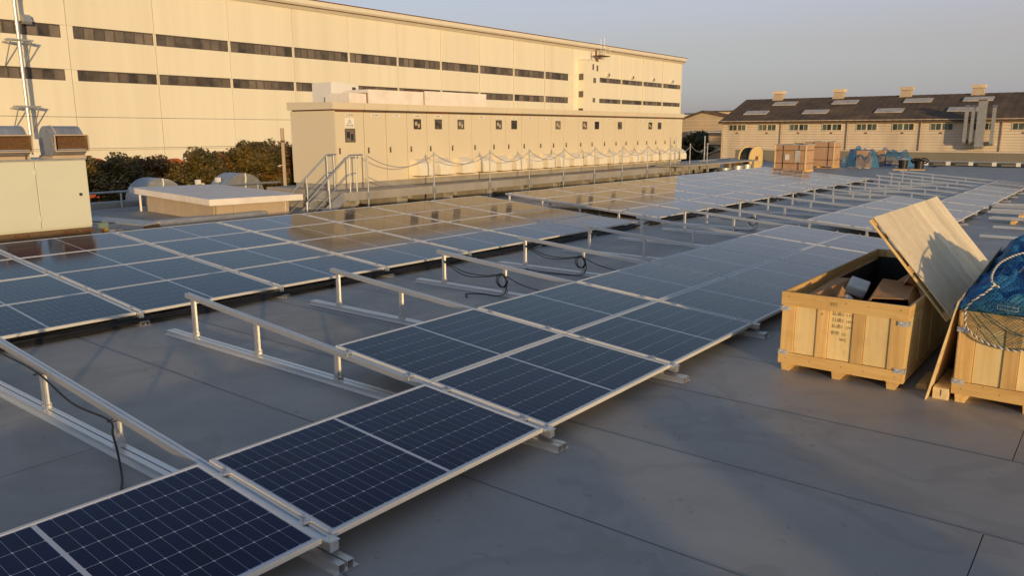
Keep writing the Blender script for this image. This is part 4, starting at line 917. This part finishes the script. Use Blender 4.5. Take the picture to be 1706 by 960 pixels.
# ================================================================== CRATES
def crate(name, label, x0, x1, y0, y1, ztop, detail=True):
    """open-topped plank crate on three runners; near face looks to -x"""
    t = thing(name, label, 'crate', (x0, (y0+y1)/2, 0)); w = (y1-y0)/2; L = x1-x0; zb = .085; B = .003
    for yy in (-w+.03, -.065, w-.16):
        MB().prism([(yy, .085), (yy+.13, .085), (yy+.12, .001), (yy+.045, .001)], 'x', .02, L-.02).build('runner', 'wood_x', t, bevel=B)
    MB().box(.05, L-.05, -w+.03, w-.03, .0855, .105).build('floor_board', 'wood_x', t)
    # end faces: recessed planks, proud battens, top and bottom rails
    for (xf, sgn, near) in ((0, 1, True), (L, -1, False)):
        xi = xf + sgn*.024
        npl = 7; cuts = [-w+.012, -w+.18, -w+.42, -w+.60, -.0+.02, .24, w-.34, w-.16, w-.012] if False else None
        ys = [w-.012] + [w-2*w*q for q in (.12, .30, .395, .585, .68, .865)] + [-w+.012]
        for q in range(7):
            a, b = ys[q+1], ys[q]; proud = q % 2 == 0
            xa, xb = (xi - sgn*.014, xi + sgn*.004) if proud else (xi, xi + sgn*.012)
            MB().box(min(xa,xb), max(xa,xb), a+.0015, b-.0015, zb+.122 if near else zb+.02, ztop-.142 if near else ztop-.02).build('plank', 'wood_batten' if proud else 'wood_z', t, bevel=B)
        MB().box(min(xf,xf+sgn*.024), max(xf,xf+sgn*.024), -w, w, ztop-.14, ztop).build('top_rail', 'wood_y', t, bevel=B)
        MB().box(min(xf,xf+sgn*.024), max(xf,xf+sgn*.024), -w, w, zb, zb+.12).build('bottom_rail', 'wood_y', t, bevel=B)
    for (yf, sgn) in ((-w, 1), (w, -1)):
        n = 13; pw_ = (L-.06)/n
        for q in range(n):
            pr = .010 if q % 2 == 0 else 0
            a = .03+q*pw_; ya, yb = yf+sgn*(.014-pr), yf+sgn*.030
            MB().box(a+.0015, a+pw_-.0015, min(ya,yb), max(ya,yb), zb+.10, ztop-.125).build('plank', 'wood_z', t)
        MB().box(.026, L-.026, min(yf+sgn*.002, yf+sgn*.026), max(yf+sgn*.002, yf+sgn*.026), ztop-.12, ztop-.004).build('top_rail', 'wood_x', t, bevel=B)
        MB().box(.026, L-.026, min(yf+sgn*.002, yf+sgn*.026), max(yf+sgn*.002, yf+sgn*.026), zb, zb+.095).build('bottom_rail', 'wood_x', t, bevel=B)
    for y in (-w, w):
        for z in (ztop-.20, zb+.10):
            s = 1 if y < 0 else -1
            c = MB(); c.box(-.006, .0, min(y-.003*s, y+.095*s), max(y-.003*s, y+.095*s), z, z+.045); c.box(-.006, .08, min(y-.004*s, y-.001*s), max(y-.004*s, y-.001*s), z, z+.045)
            for q in (.018, .072): c.cyl((-.012, y+q*s, z+.023), (-.006, y+q*s, z+.023), .010, n=8)
            c.tube([(-.010, y+.012*s, z+.037), (-.014, y+.045*s, z+.012), (-.010, y+.08*s, z+.035)], .005, 4)
            c.build('steel_clip', 'clip', t)
    nl = MB()
    for q in range(5):
        yy = -w+.08+q*(2*w-.16)/4 + random.uniform(-.05,.05)*(0 < q < 4)
        for z in (ztop-.05, zb+.06): nl.cyl((-.0025, yy, z+random.uniform(-.008,.008)), (.001, yy, z), .0042, n=6)
    nl.build('nails', 'handle', t)['kind'] = 'stuff'
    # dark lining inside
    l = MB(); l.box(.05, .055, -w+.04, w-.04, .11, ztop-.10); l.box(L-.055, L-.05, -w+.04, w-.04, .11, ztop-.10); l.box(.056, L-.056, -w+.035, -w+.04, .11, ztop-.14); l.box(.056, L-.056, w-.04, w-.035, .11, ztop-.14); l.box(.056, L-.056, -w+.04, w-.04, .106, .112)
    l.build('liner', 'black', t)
    return t
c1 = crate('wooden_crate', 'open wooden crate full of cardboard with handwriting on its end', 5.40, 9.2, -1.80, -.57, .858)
def ink(s, size, y, z, x=-.0015): place('handwriting', text_mesh(s, size, 'pencil'), c1, (x, y+1.185, z), rot=ROT_FACE_X)
ink('397', .050, -1.06, .770, -.0018)
for (a, b, z) in (('払通3', '5.9ヶ', .672), ('日通2', '109ヶ', .608), ('払通1', '579ヶ', .545)): ink(a, .046, -1.085, z, .0225); ink(b, .034, -1.222, z+.002, .0225)
ink('世件', .046, -1.08, .472, .0225); ink('55', .044, -1.19, .470, .0225); ink('W5', .044, -1.17, .412, .0225)
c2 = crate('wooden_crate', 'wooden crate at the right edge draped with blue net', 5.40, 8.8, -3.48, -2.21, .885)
# contents of the first crate
def flap(pts, th, name, m, label, cat, grp):
    """bent card: a strip of quads with thickness"""
    mb = MB(); k = len(pts); 
    for (a, b) in pts:
        for p in (a, b): mb.v.append(tuple(p))
    for (a, b) in pts:
        for p in (a, b): mb.v.append((p[0]+th*.4, p[1]-th*.3, p[2]-th))
    n = 2*k
    for i in range(k-1):
        q = 2*i; mb.f += [(q, q+1, q+3, q+2), (n+q+2, n+q+3, n+q+1, n+q), (q, q+2, n+q+2, n+q), (q+3, q+1, n+q+1, n+q+3)]
    mb.f += [(1, 0, n, n+1), (2*k-2, 2*k-1, n+2*k-1, n+2*k-2)]
    o = mb.build(name, m); tag(o, label, cat, grp); return o
G = 'packing inside the open crate'
flap([((5.5,-.66,.30),(6.9,-.66,.30)), ((5.5,-.72,.78),(6.9,-.70,.80)), ((5.6,-.86,.84),(6.8,-.88,.82)), ((5.62,-1.02,.66),(6.75,-1.05,.62))], .006, 'cardboard_sheet', 'cardboard', 'brown cardboard flap folded against the left wall inside the crate', 'cardboard', G)
flap([((5.65,-1.22,.55),(6.3,-1.20,.56)), ((5.60,-1.40,.86),(6.45,-1.30,.92)), ((5.75,-1.70,.86),(6.6,-1.60,.88)), ((5.8,-1.78,.50),(6.5,-1.78,.52))], .006, 'cardboard_sheet', 'cardboard', 'large brown cardboard sheet bent up at the right inside the crate', 'cardboard', G)
flap([((5.50,-.95,.60),(5.9,-.92,.62)), ((5.52,-1.10,.84),(5.95,-1.02,.88)), ((5.6,-1.22,.60),(6.0,-1.2,.62))], .006, 'cardboard_sheet', 'cardboard', 'small peaked cardboard piece near the front of the crate', 'cardboard', G)
flap([((6.8,-.9,.45),(8.6,-.9,.45)), ((6.8,-1.1,.62),(8.6,-1.15,.66)), ((6.9,-1.6,.64),(8.6,-1.6,.66))], .006, 'cardboard_sheet', 'cardboard', 'shaded cardboard sheet deep in the back of the crate', 'cardboard', G)
flap([((6.4,-1.35,.66),(6.9,-1.33,.68)), ((6.38,-1.55,.93),(6.85,-1.50,.95)), ((6.5,-1.72,.80),(6.9,-1.70,.82))], .006, 'cardboard_sheet', 'cardboard', 'curled cardboard strip rising under the propped lid', 'cardboard', G)
pk = MB(); pk.obox((6.55,-1.02,.775), (.20,.03,.02), (-.02,.10,.03), (0,-.02,.045)); tag(pk.build('plastic_pack', 'plastic', bevel=.015), 'clear plastic wrapped pack lying on the cardboard in the crate', 'package', G)
tp = MB(); tp.cyl((5.78,-1.10,.74), (5.84,-1.13,.78), .055, n=18); tag(tp.build('tape_roll', 'plastic', bevel=.006), 'roll of clear tape at the front of the open crate', 'tape', G)

# propped lid of the first crate
S = Vector((0, -.642, -.767)); N = Vector((0, -.767, .642)); O = Vector((0, -1.200, 1.585)) + N*.05
def lidp(x, s, n): return Vector((x, 0, 0)) + O + S*s + N*n
def lidbox(x0, x1, s0, s1, n0, n1): return MB().hexa([lidp(x0,s0,n0), lidp(x1,s0,n0), lidp(x1,s1,n0), lidp(x0,s1,n0), lidp(x0,s0,n1), lidp(x1,s0,n1), lidp(x1,s1,n1), lidp(x0,s1,n1)])
lid = thing('crate_lid', 'big plank crate lid propped slanting over the open crate', 'lid', (0, 0, 0))
nb_ = 15; bw = (9.30-6.22)/nb_
for q in range(nb_): lidbox(6.22+q*bw+.0012, 6.22+(q+1)*bw-.0012, random.uniform(0,.004), 1.26+random.uniform(-.004,.004), .0, .012+random.uniform(0,.0012)).build('plank', 'ply_y', lid)
lidbox(6.05, 6.215, .0, 1.265, .002, .022).build('edge_batten', 'ply_y', lid, bevel=.003)
for s in (.0, .6, 1.17): lidbox(6.06, 9.28, s+.004, s+.09, -.030, -.0015).build('underside_batten', 'wood_x', lid, bevel=.003)
lidbox(6.05, 6.14, .002, 1.263, -.052, -.032).build('edge_batten', 'wood_z', lid, bevel=.003)
# thin sheet leaning on the second crate, wood offcuts at its foot
sh_ = MB(); A_ = [(5.30,-2.015,.002), (7.3,-2.04,.002), (7.3,-2.275,1.27), (5.385,-2.186,.965)]; 
sh_.hexa([Vector(p) for p in A_] + [Vector(p)+Vector((0,-.010,-.0015)) for p in A_])
sh_.v[5-0] = sh_.v[5]; tag(sh_.build('plywood_sheet', 'ply', bevel=.002), 'thin plywood sheet leaning between the two crates', 'plywood')
bk = thing('wood_block', 'short pale timber block at the foot of the leaning sheet', 'wood block', (5.42, -2.13, 0))
MB().box(-.02, .75, -.065, .07, .002, .115).build('timber', 'ply', bk, bevel=.005); MB().box(-.0215, -.02, -.004, .004, .04, .1).build('split', 'black', bk)
bk = thing('wood_block', 'small orange timber offcut in the shadow right of the open crate', 'wood block', (5.62, -1.93, 0)); MB().prism([(-.05, .001), (.06, .001), (.05, .05), (-.03, .06)], 'x', 0, .5).build('timber', 'wood_x', bk, bevel=.004)

# ------------------------------------------------------------------ blue net heap on the second crate
nt = thing('blue_net', 'bunched blue net with braided rope edge heaped on the right crate', 'net', (5.4, -2.2, .885))
NXN, NYN = 64, 46; hv = MB()
def heap(u, v):   # u: 0 front .. 1 back, v: 0 left .. 1 right
    x = 5.43 + 2.6*u; y = -2.16 - 1.25*v
    e = min(1, u*5.5)*min(1, (1-u)*3.5); sd_ = min(1, v*4.2)*min(1, (1-v)*4)
    prof = e**.55*sd_**.5
    n1 = noise.noise(Vector((x*1.5, y*1.9, 1.7))); n2 = abs(noise.noise(Vector((x*4.2+.8*y, y*4.8, 5.2)))); n3 = noise.noise(Vector((x*9, y*10, 9.1)))
    top = .40 + .20*math.exp(-((x-7.15)/.6)**2 - ((y+2.42)/.24)**2)
    z = .885 + prof*(top + .14*n1 - .30*n2 + .07*n3) + .02*n3
    x += .05*noise.noise(Vector((x*3, y*3, z*5))); y += .06*noise.noise(Vector((y*3, z*4, x*3)))
    return (x-5.4, y+2.2, max(z, .89)-.885)
for i in range(NXN+1):
    for j in range(NYN+1): hv.v.append(heap(i/NXN, j/NYN))
for i in range(NXN):
    for j in range(NYN):
        a = i*(NYN+1)+j; hv.f.append((a, a+1, a+NYN+2, a+NYN+1))
ho = hv.build('net_heap', 'net', nt, smooth=True)
sb = ho.modifiers.new('sub', 'SUBSURF'); sb.levels = sb.render_levels = 1
# draped net over the crate's front: knotted diamond mesh of thin cords
def hull_z(y):       # lower edge of the drape
    pts = [(-2.24,.90), (-2.263,.854), (-2.283,.744), (-2.362,.672), (-2.438,.628), (-2.627,.588), (-2.743,.598), (-2.95,.62), (-3.45,.70)]
    for q in range(len(pts)-1):
        if pts[q+1][0] <= y <= pts[q][0]:
            t = (y-pts[q][0])/(pts[q+1][0]-pts[q][0]); return pts[q][1] + t*(pts[q+1][1]-pts[q][1])
    return .9
dm = MB(); step = .030
def drape(y, z): return (5.375 - .012*math.sin(z*22+y*6) - .05*max(0, z-.84) - 5.4 + .14*max(0, z-.86), y+2.2, z-.885)
for sgn in (1, -1):
    for q in range(-80, 90):
        seg = []
        for w_ in range(0, 64):
            z = .58 + w_*.008; y = -2.85 + q*step + sgn*(z-.6)*1.45 + .012*math.sin(z*31+q)
            if -3.4 < y < -2.245 and z >= hull_z(y) and z < 1.02: seg.append(drape(y, z))
            else:
                if len(seg) > 2: dm.tube(seg[::2] + ([seg[-1]] if len(seg) % 2 == 0 else []), .0016, 3)
                seg = []
        if len(seg) > 2: dm.tube(seg[::2], .0016, 3)
d_o = dm.build('net_drape', 'net_line', nt); d_o['kind'] = 'stuff'
def rope(pts, r=.0095):
    pth = smooth_path(pts, 10); 
    for ph, mt_ in ((0, 'rope'), (math.pi, 'rope_dark')):
        m = MB(); out = []
        L = 0
        for i, p in enumerate(pth):
            if i: L += (pth[i]-pth[i-1]).length
            d = (pth[min(i+1,len(pth)-1)]-pth[max(i-1,0)]).normalized(); a = d.orthogonal().normalized(); b = d.cross(a); th = L*120+ph
            out.append(p + (a*math.cos(th)+b*math.sin(th))*r*.45 - Vector((5.4,-2.2,.885)))
        m.tube(out, r*(.78 if mt_ == 'rope' else .62), 6); m.build('edge_rope', mt_, nt, smooth=True)
def dense(pts, k=9): return smooth_path(pts, k)
rope(dense([(5.52,-2.44,1.13), (5.47,-2.404,1.075), (5.44,-2.317,.997), (5.40,-2.262,.915), (5.36,-2.263,.854), (5.355,-2.283,.744), (5.355,-2.362,.672), (5.355,-2.438,.628), (5.355,-2.627,.588), (5.355,-2.743,.598), (5.36,-2.95,.62), (5.36,-3.3,.66)]))
rope(dense([CAMP + (Vector(q)-CAMP)*k_ for q, k_ in (((5.60,-2.47,1.10),1.0), ((5.55,-2.42,1.15),1.0), ((5.56,-2.416,1.23),1.03), ((5.60,-2.462,1.325),1.06), ((5.66,-2.561,1.396),1.085), ((5.7,-2.64,1.42),1.095), ((5.72,-2.80,1.43),1.10))]))
rope(dense([CAMP + (Vector(q)-CAMP)*1.045 for q in ((5.52,-2.618,1.20), (5.51,-2.621,1.272), (5.54,-2.66,1.31), (5.60,-2.72,1.33))]), .010)
for pts in ([(5.365,-2.33,.88), (5.36,-2.42,.78), (5.358,-2.50,.70), (5.357,-2.58,.60)], [(5.37,-2.40,.90), (5.36,-2.56,.80), (5.358,-2.70,.735), (5.36,-2.9,.71)], [(5.37,-2.36,.92), (5.365,-2.6,.885), (5.365,-2.9,.86)]):
    m = MB(); m.tube([p-Vector((5.4,-2.2,.885)) for p in smooth_path(pts, 6)], .0045, 5); m.build('net_cord', 'net_line', nt, smooth=True)
tgm = MB(); 
for (a, b) in (((-2.50,.975),(-2.66,.965)), ((-2.66,.965),(-2.66,.93)), ((-2.66,.93),(-2.50,.94)), ((-2.50,.94),(-2.50,.975))): tgm.tube([(5.395-5.4, a[0]+2.2, a[1]-.885), (5.395-5.4, b[0]+2.2, b[1]-.885)], .0025, 4)
tgm.build('stitched_tag', 'rope', nt)

# ================================================================== FAR END OF THE ROOF
def drum(name, label, loc, r, w, rotz, cable_m='black'):
    t = thing(name, label, 'cable drum', loc, (0, 0, rotz))
    for s in (-1, 1):
        m = MB(); m.cyl((0, s*w/2, r), (0, s*(w/2+.07), r), r, n=30); fl = m.build('flange', 'wood_z', t)
        m = MB(); m.cyl((0, s*(w/2+.07), r), (0, s*(w/2+.085), r), r*.22, n=16); m.build('hub_plate', 'brown', fl)
        m = MB()
        for q in range(4): a = R(45+90*q); m.cyl((r*.45*math.cos(a), s*(w/2+.07), r+r*.45*math.sin(a)), (r*.45*math.cos(a), s*(w/2+.088), r+r*.45*math.sin(a)), .03, n=8)
        m.build('bolts', 'bolt', fl)
    MB().cyl((0, -w/2, r), (0, w/2, r), r*.45, n=20).build('core', 'wood_x', t)
    n = 9
    for q in range(n):
        y = -w/2 + w*(q+.5)/n; m = MB(); m.tube([(.84*r*math.cos(6.283*a/26), y, r+.84*r*math.sin(6.283*a/26)) for a in range(26)], w/n*.56, 6, closed=True); m.build('cable_turn', cable_m, t, smooth=True)
    m = MB().cyl((0,-w/2+.01,r),(0,w/2-.01,r), r*.80, n=24).build('cable_body', cable_m, t)
    return t
drum('cable_drum', 'big wooden drum of black cable standing behind the far array', (46.3, 16.0, 0), .76, .72, R(-14))
drum('cable_drum', 'wooden drum with coloured cable half hidden behind the strapped carton', (54.5, 15.6, 0), .86, .6, R(5), 'teal')
def pallet_load(label, loc, sx, sy, h, rot, strap_y, group):
    t = thing('carton_pallet', label, 'pallet load', loc, (0, 0, rot), group)
    for y in (-sy/2+.06, 0, sy/2-.06): MB().box(-sx/2, sx/2, y-.05, y+.05, .022, .12).build('pallet_runner', 'wood_x', t)
    for q in range(5): MB().box(-sx/2+q*(sx-.1)/4, -sx/2+.1+q*(sx-.1)/4, -sy/2, sy/2, .121, .142).build('pallet_board', 'wood_y', t)
    for q in range(3): MB().box(-sx/2+q*(sx-.1)/2, -sx/2+.1+q*(sx-.1)/2, -sy/2, sy/2, .001, .021).build('pallet_board', 'wood_y', t)
    MB().box(-sx/2+.02, sx/2-.02, -sy/2+.02, sy/2-.02, .143, h).build('carton', 'carton', t, bevel=.02)
    MB().box(-sx/2-.01, sx/2+.01, -sy/2-.01, sy/2+.01, h+.001, h+.05).build('carton_cap', 'plastic', t, bevel=.01)
    for y in strap_y: 
        m = MB(); m.tube([(-sx/2+.005, y, .14), (-sx/2+.005, y, h+.06), (sx/2, y, h+.06), (sx/2, y, .14)], .02, 4); m.build('strap', 'strap', t)
    for z in (.32*h, .93*h-.2): m = MB(); m.tube([(sx/2, -sy/2+.005, z), (-sx/2+.006, -sy/2+.006, z), (-sx/2+.006, sy/2-.006, z)], .018, 4); m.build('strap', 'strap', t)
    for (x_, y_) in ((-sx/2, -sy/2), (-sx/2, sy/2)): MB().box(x_-.005, x_+.06, y_-.005 if y_ < 0 else y_-.06, y_+.06 if y_ < 0 else y_+.005, .15, h).build('corner_guard', 'wood_z', t)
    return t
GP = 'strapped pallet loads at the far end'
a1 = pallet_load('strapped carton pallet with a white paper label, beside the cable drum', (46.6, 13.35, 0), 1.2, 2.0, 1.62, R(-6), (-.55, .45), GP)
MB().box(-.612, -.600, .05, .32, .72, 1.06).build('paper_label', 'white', a1)
MB().box(-.608, -.590, -.62, -.30, .6, 1.3).build('torn_wrap', 'plastic', a1); MB().box(-.606, -.59, -.1, .8, 1.22, 1.30).build('carton_flap', 'cardboard', a1)
pallet_load('taller strapped carton pallet left of the blue netted stack', (52.8, 13.6, 0), 1.2, 2.1, 1.72, R(-4), (-.65, .35), GP)
def netted(label, loc, sx, sy, h, inner, seed):
    t = thing('netted_stack', label, 'netted stack', loc, (0, 0, R(-5)), 'stacks under blue net')
    for (bx, by, bz, wx, wy, wz, mm) in inner: MB().box(bx-wx, bx+wx, by-wy, by+wy, bz, bz+wz).build('boxed_goods', mm, t, bevel=.01)
    m = MB(); n = 22
    top = lambda u, v: h*(max(0, 1-abs(u)**5))**.5*(max(0, 1-abs(v)**5))**.5*(.72+.55*noise.noise(Vector((u*2.2+seed, v*2.2, seed))))
    for i in range(n+1):
        for j in range(n+1):
            u = -1+2*i/n; v = -1+2*j/n
            m.v.append((u*sx/2*1.08+.04*noise.noise(Vector((u*5, v*5, seed))), v*sy/2*1.08, max(.01, top(u, v)+.05*noise.noise(Vector((u*6, v*6, seed+4))))))
    for i in range(n):
        for j in range(n):
            a = i*(n+1)+j; m.f.append((a, a+n+1, a+n+2, a+1))
    o = m.build('net_cover', 'net_line2', t); w = o.modifiers.new('wire', 'WIREFRAME'); w.thickness = .022; w.use_replace = True
    for q in range(3):
        mm = MB(); mm.tube(smooth_path([(-sx/2-.1-.1*q, -sy/2+q*.5, .02), (-sx/2-.25, -sy/2+.25+q*.45, .03), (-sx/2-.12, -sy/2+.5+q*.5, .02)], 5), .025, 5); mm.build('rope_end', 'rope', t, smooth=True)
    return t
MT['net_line2'] = mat('net_line2', (.02, .19, .40), .6, var=.3, scale=6)
netted('upright stack of boxes under blue net right of the carton pallets', (54.4, 11.4, 0), 1.5, 1.7, 1.45, [(-.1, .45, .0, .5, .2, 1.25, 'blue_tarp'), (0, -.15, .0, .55, .35, 1.15, 'carton'), (-.3, -.5, .3, .25, .2, .5, 'carton')], 2)
netted('longer low heap under blue net, rightmost of the netted stacks', (57.4, 10.1, 0), 1.5, 2.2, 1.25, [(.1, .7, .0, .5, .25, 1.1, 'carton'), (0, -.2, .15, .45, .55, .55, 'hutwall'), (-.1, -.3, 0, .6, .7, .14, 'blue_tarp')], 5)
bu = thing('black_bucket', 'black bucket with pale rim on the far roof', 'bucket', (54.2, 8.75, 0))
m = MB(); m.cyl((0,0,.001), (0,0,.58), .25, .30, 18); m.build('bucket_body', 'black', bu, smooth=False); m = MB(); m.tube([(.31*math.cos(6.283*a/24), .31*math.sin(6.283*a/24), .6) for a in range(24)], .03, 6, closed=True); m.build('bucket_rim', 'alu_white', bu)
br = thing('hose_reel', 'black tub with a coiled black hose around it', 'hose reel', (54.8, 7.9, 0))
MB().cyl((0,0,.001), (0,0,.55), .27, .31, 16).build('tub', 'black', br)
for q in range(3): m = MB(); m.tube([(.05+(.36+.04*q)*math.cos(a), (.42+.05*q)*math.sin(a), .45+.06*q+.1*math.sin(a*2+q)) for a in [6.283*t/24 for t in range(24)]], .04, 6, closed=True); m.build('hose_loop', 'cable', br, smooth=True)
MB().box(-.08, .08, -.1, .14, .60, .68).build('yellow_nozzle', 'yellow', br)
for (x, y, lab) in ((52.5, 8.5, 'left flat orange board on the far roof'), (52.9, 7.6, 'right flat orange board on the far roof')):
    o = thing('flat_board', lab, 'board', (x, y, 0), (0, 0, R(8)), 'boards by the black bucket'); MB().box(-.6, .6, -.42, .42, .001, .05).build('board', 'wood_x', o)
MB_ = [(40.6, 15.3, .42, .36, 'left shiny drum behind the far array'), (42.2, 15.2, .38, .44, 'middle shiny drum behind the far array'), (44.6, 15.6, .36, .42, 'right shiny drum behind the far array')]
for (x, y, r, h_, lab) in MB_:
    o = thing('steel_drum', lab, 'drum', (x, y, 0), group='shiny drums beyond the switchgear')
    MB().cyl((0,0,.001), (0,0,h_), r, n=22).build('drum_body', 'galv', o, smooth=False); MB().cyl((0,0,h_), (0,0,h_+.04), r*1.06, n=22).build('drum_lid', 'galv', o)
o = thing('dark_crate', 'dark low box lying behind the shiny drums', 'box', (44.6, 16.4, 0)); MB().box(-.7, .7, -.35, .35, .001, .62).build('box_body', 'brown', o, bevel=.02); MB().box(-.75, .75, -.4, .4, .62, .70).build('box_lid', 'black', o, bevel=.02)
wk = thing('walkway', 'low grey walkway deck continuing past the switchgear end', 'walkway', (0, 0, 0))
MB().box(34.7, 45, 15.0, 16.6, .66, .74).build('deck_plate', 'beam', wk)
for x in (35, 38, 41, 44.5): MB().box(x, x+.1, 15.1, 15.2, 0, .66).build('leg', 'beam', wk)
for x in (35.0, 38.2): 
    o = thing('rail_post', 'thin pale post standing on the roof %s' % ('just past the switchgear end' if x < 36 else 'between the switchgear and the cable drum'), 'post', (x + (4 if x > 36 else 2), 17.3 if x > 36 else 16.6, 0), group='posts past the switchgear'); MB().cyl((0,0,0), (0,0,2.2), .03, n=8).build('tube', 'alu_white', o); MB().box(-.08,.08,-.08,.08,.001,.02).build('foot_plate', 'galv', o)
# stock of aluminium rails lying at the right
GS = 'aluminium rails stacked at the right'
for k, (x, y0, L, z, rz) in enumerate(((22.45, -.30, 4.2, .12, 1.5), (22.65, -.35, 4.2, .12, -1.2), (24.1, -.05, 4.2, .14, 0), (24.3, -.25, 4.2, .14, 2.0), (24.2, -.12, 4.2, .205, .6), (25.9, .05, 4.2, .16, -1.0), (26.15, .15, 4.2, .16, .8), (26.0, .0, 4.2, .225, 2.2))):
    o = thing('stock_rail', '%s loose aluminium rail of the stock at right, counted from the near side' % ordinal(k), 'rail', (x, y0, z), (0, 0, R(rz)), GS)
    m = MB(); hollow(m, -.05, .05, -L, 0, -.03, .03, .006); m.build('rail_profile', 'alu_white', o); MB().box(-.012, .012, -L+.01, -.01, .0305, .036).build('rail_slot', 'alu', o)
for k, (x, y) in enumerate(((22.5, -.9), (22.5, -3.4), (24.2, -.9), (24.2, -3.4), (26.0, -.9), (26.0, -3.4))):
    zt = {22.5: .089, 24.2: .109, 26.0: .129}[x]
    o = thing('timber_bearer', 'timber bearer under the %s stack of loose rails, %s end' % ({22.5: 'nearest', 24.2: 'middle', 26.0: 'farthest'}[x], 'left' if y > -2 else 'right'), 'bearer', (x, y, 0), group='bearers under the rail stock'); MB().box(-.35, .4, -.05, .05, .006, zt).build('bearer', 'wood_x', o)
# long narrow puddle-free strip: black cable lying across the far roof
cable([(60.3,-2,.02), (59.8,3,.02), (60.2,6.5,.02), (58.6,8.0,.02), (57.6,7.4,.02)], .05, label='thick dark hose lying along the foot of the end parapet')

# two unseen boxes added behind the viewpoint, sized so their shadows band the foreground
def shadow_box(pa, pb, q, h, label):
    nx, ny = .817, -.576; lx, ly = .576, .817; pc = (pa+pb)/2; w = (pb-pa)/2
    t = thing('unseen_shadow_box', label, 'shadow_caster', (nx*pc+lx*q, ny*pc+ly*q, 0), (0, 0, math.atan2(ny, nx)), 'unseen boxes added behind the viewpoint')
    MB().box(-w, w, -.4, .4, .10, h).build('casing', 'creambox', t, bevel=.01)
    for x in (-w+.1, w-.2): MB().box(x, x+.1, -.35, .35, .006, .10).build('foot', 'concrete', t)
    for k in range(int(h/.12)-2): MB().box(-w+.08, w-.08, .402, .42, .25+k*.12, .31+k*.12).build('louvre', 'galv', t)
shadow_box(-.9, 2.0, -13.0, 1.33, 'wide unseen cream box added behind the viewpoint to shade the lower left roof')
shadow_box(2.75, 3.65, -12.0, 1.28, 'narrow unseen cream box added behind the viewpoint to shade a strip of roof')
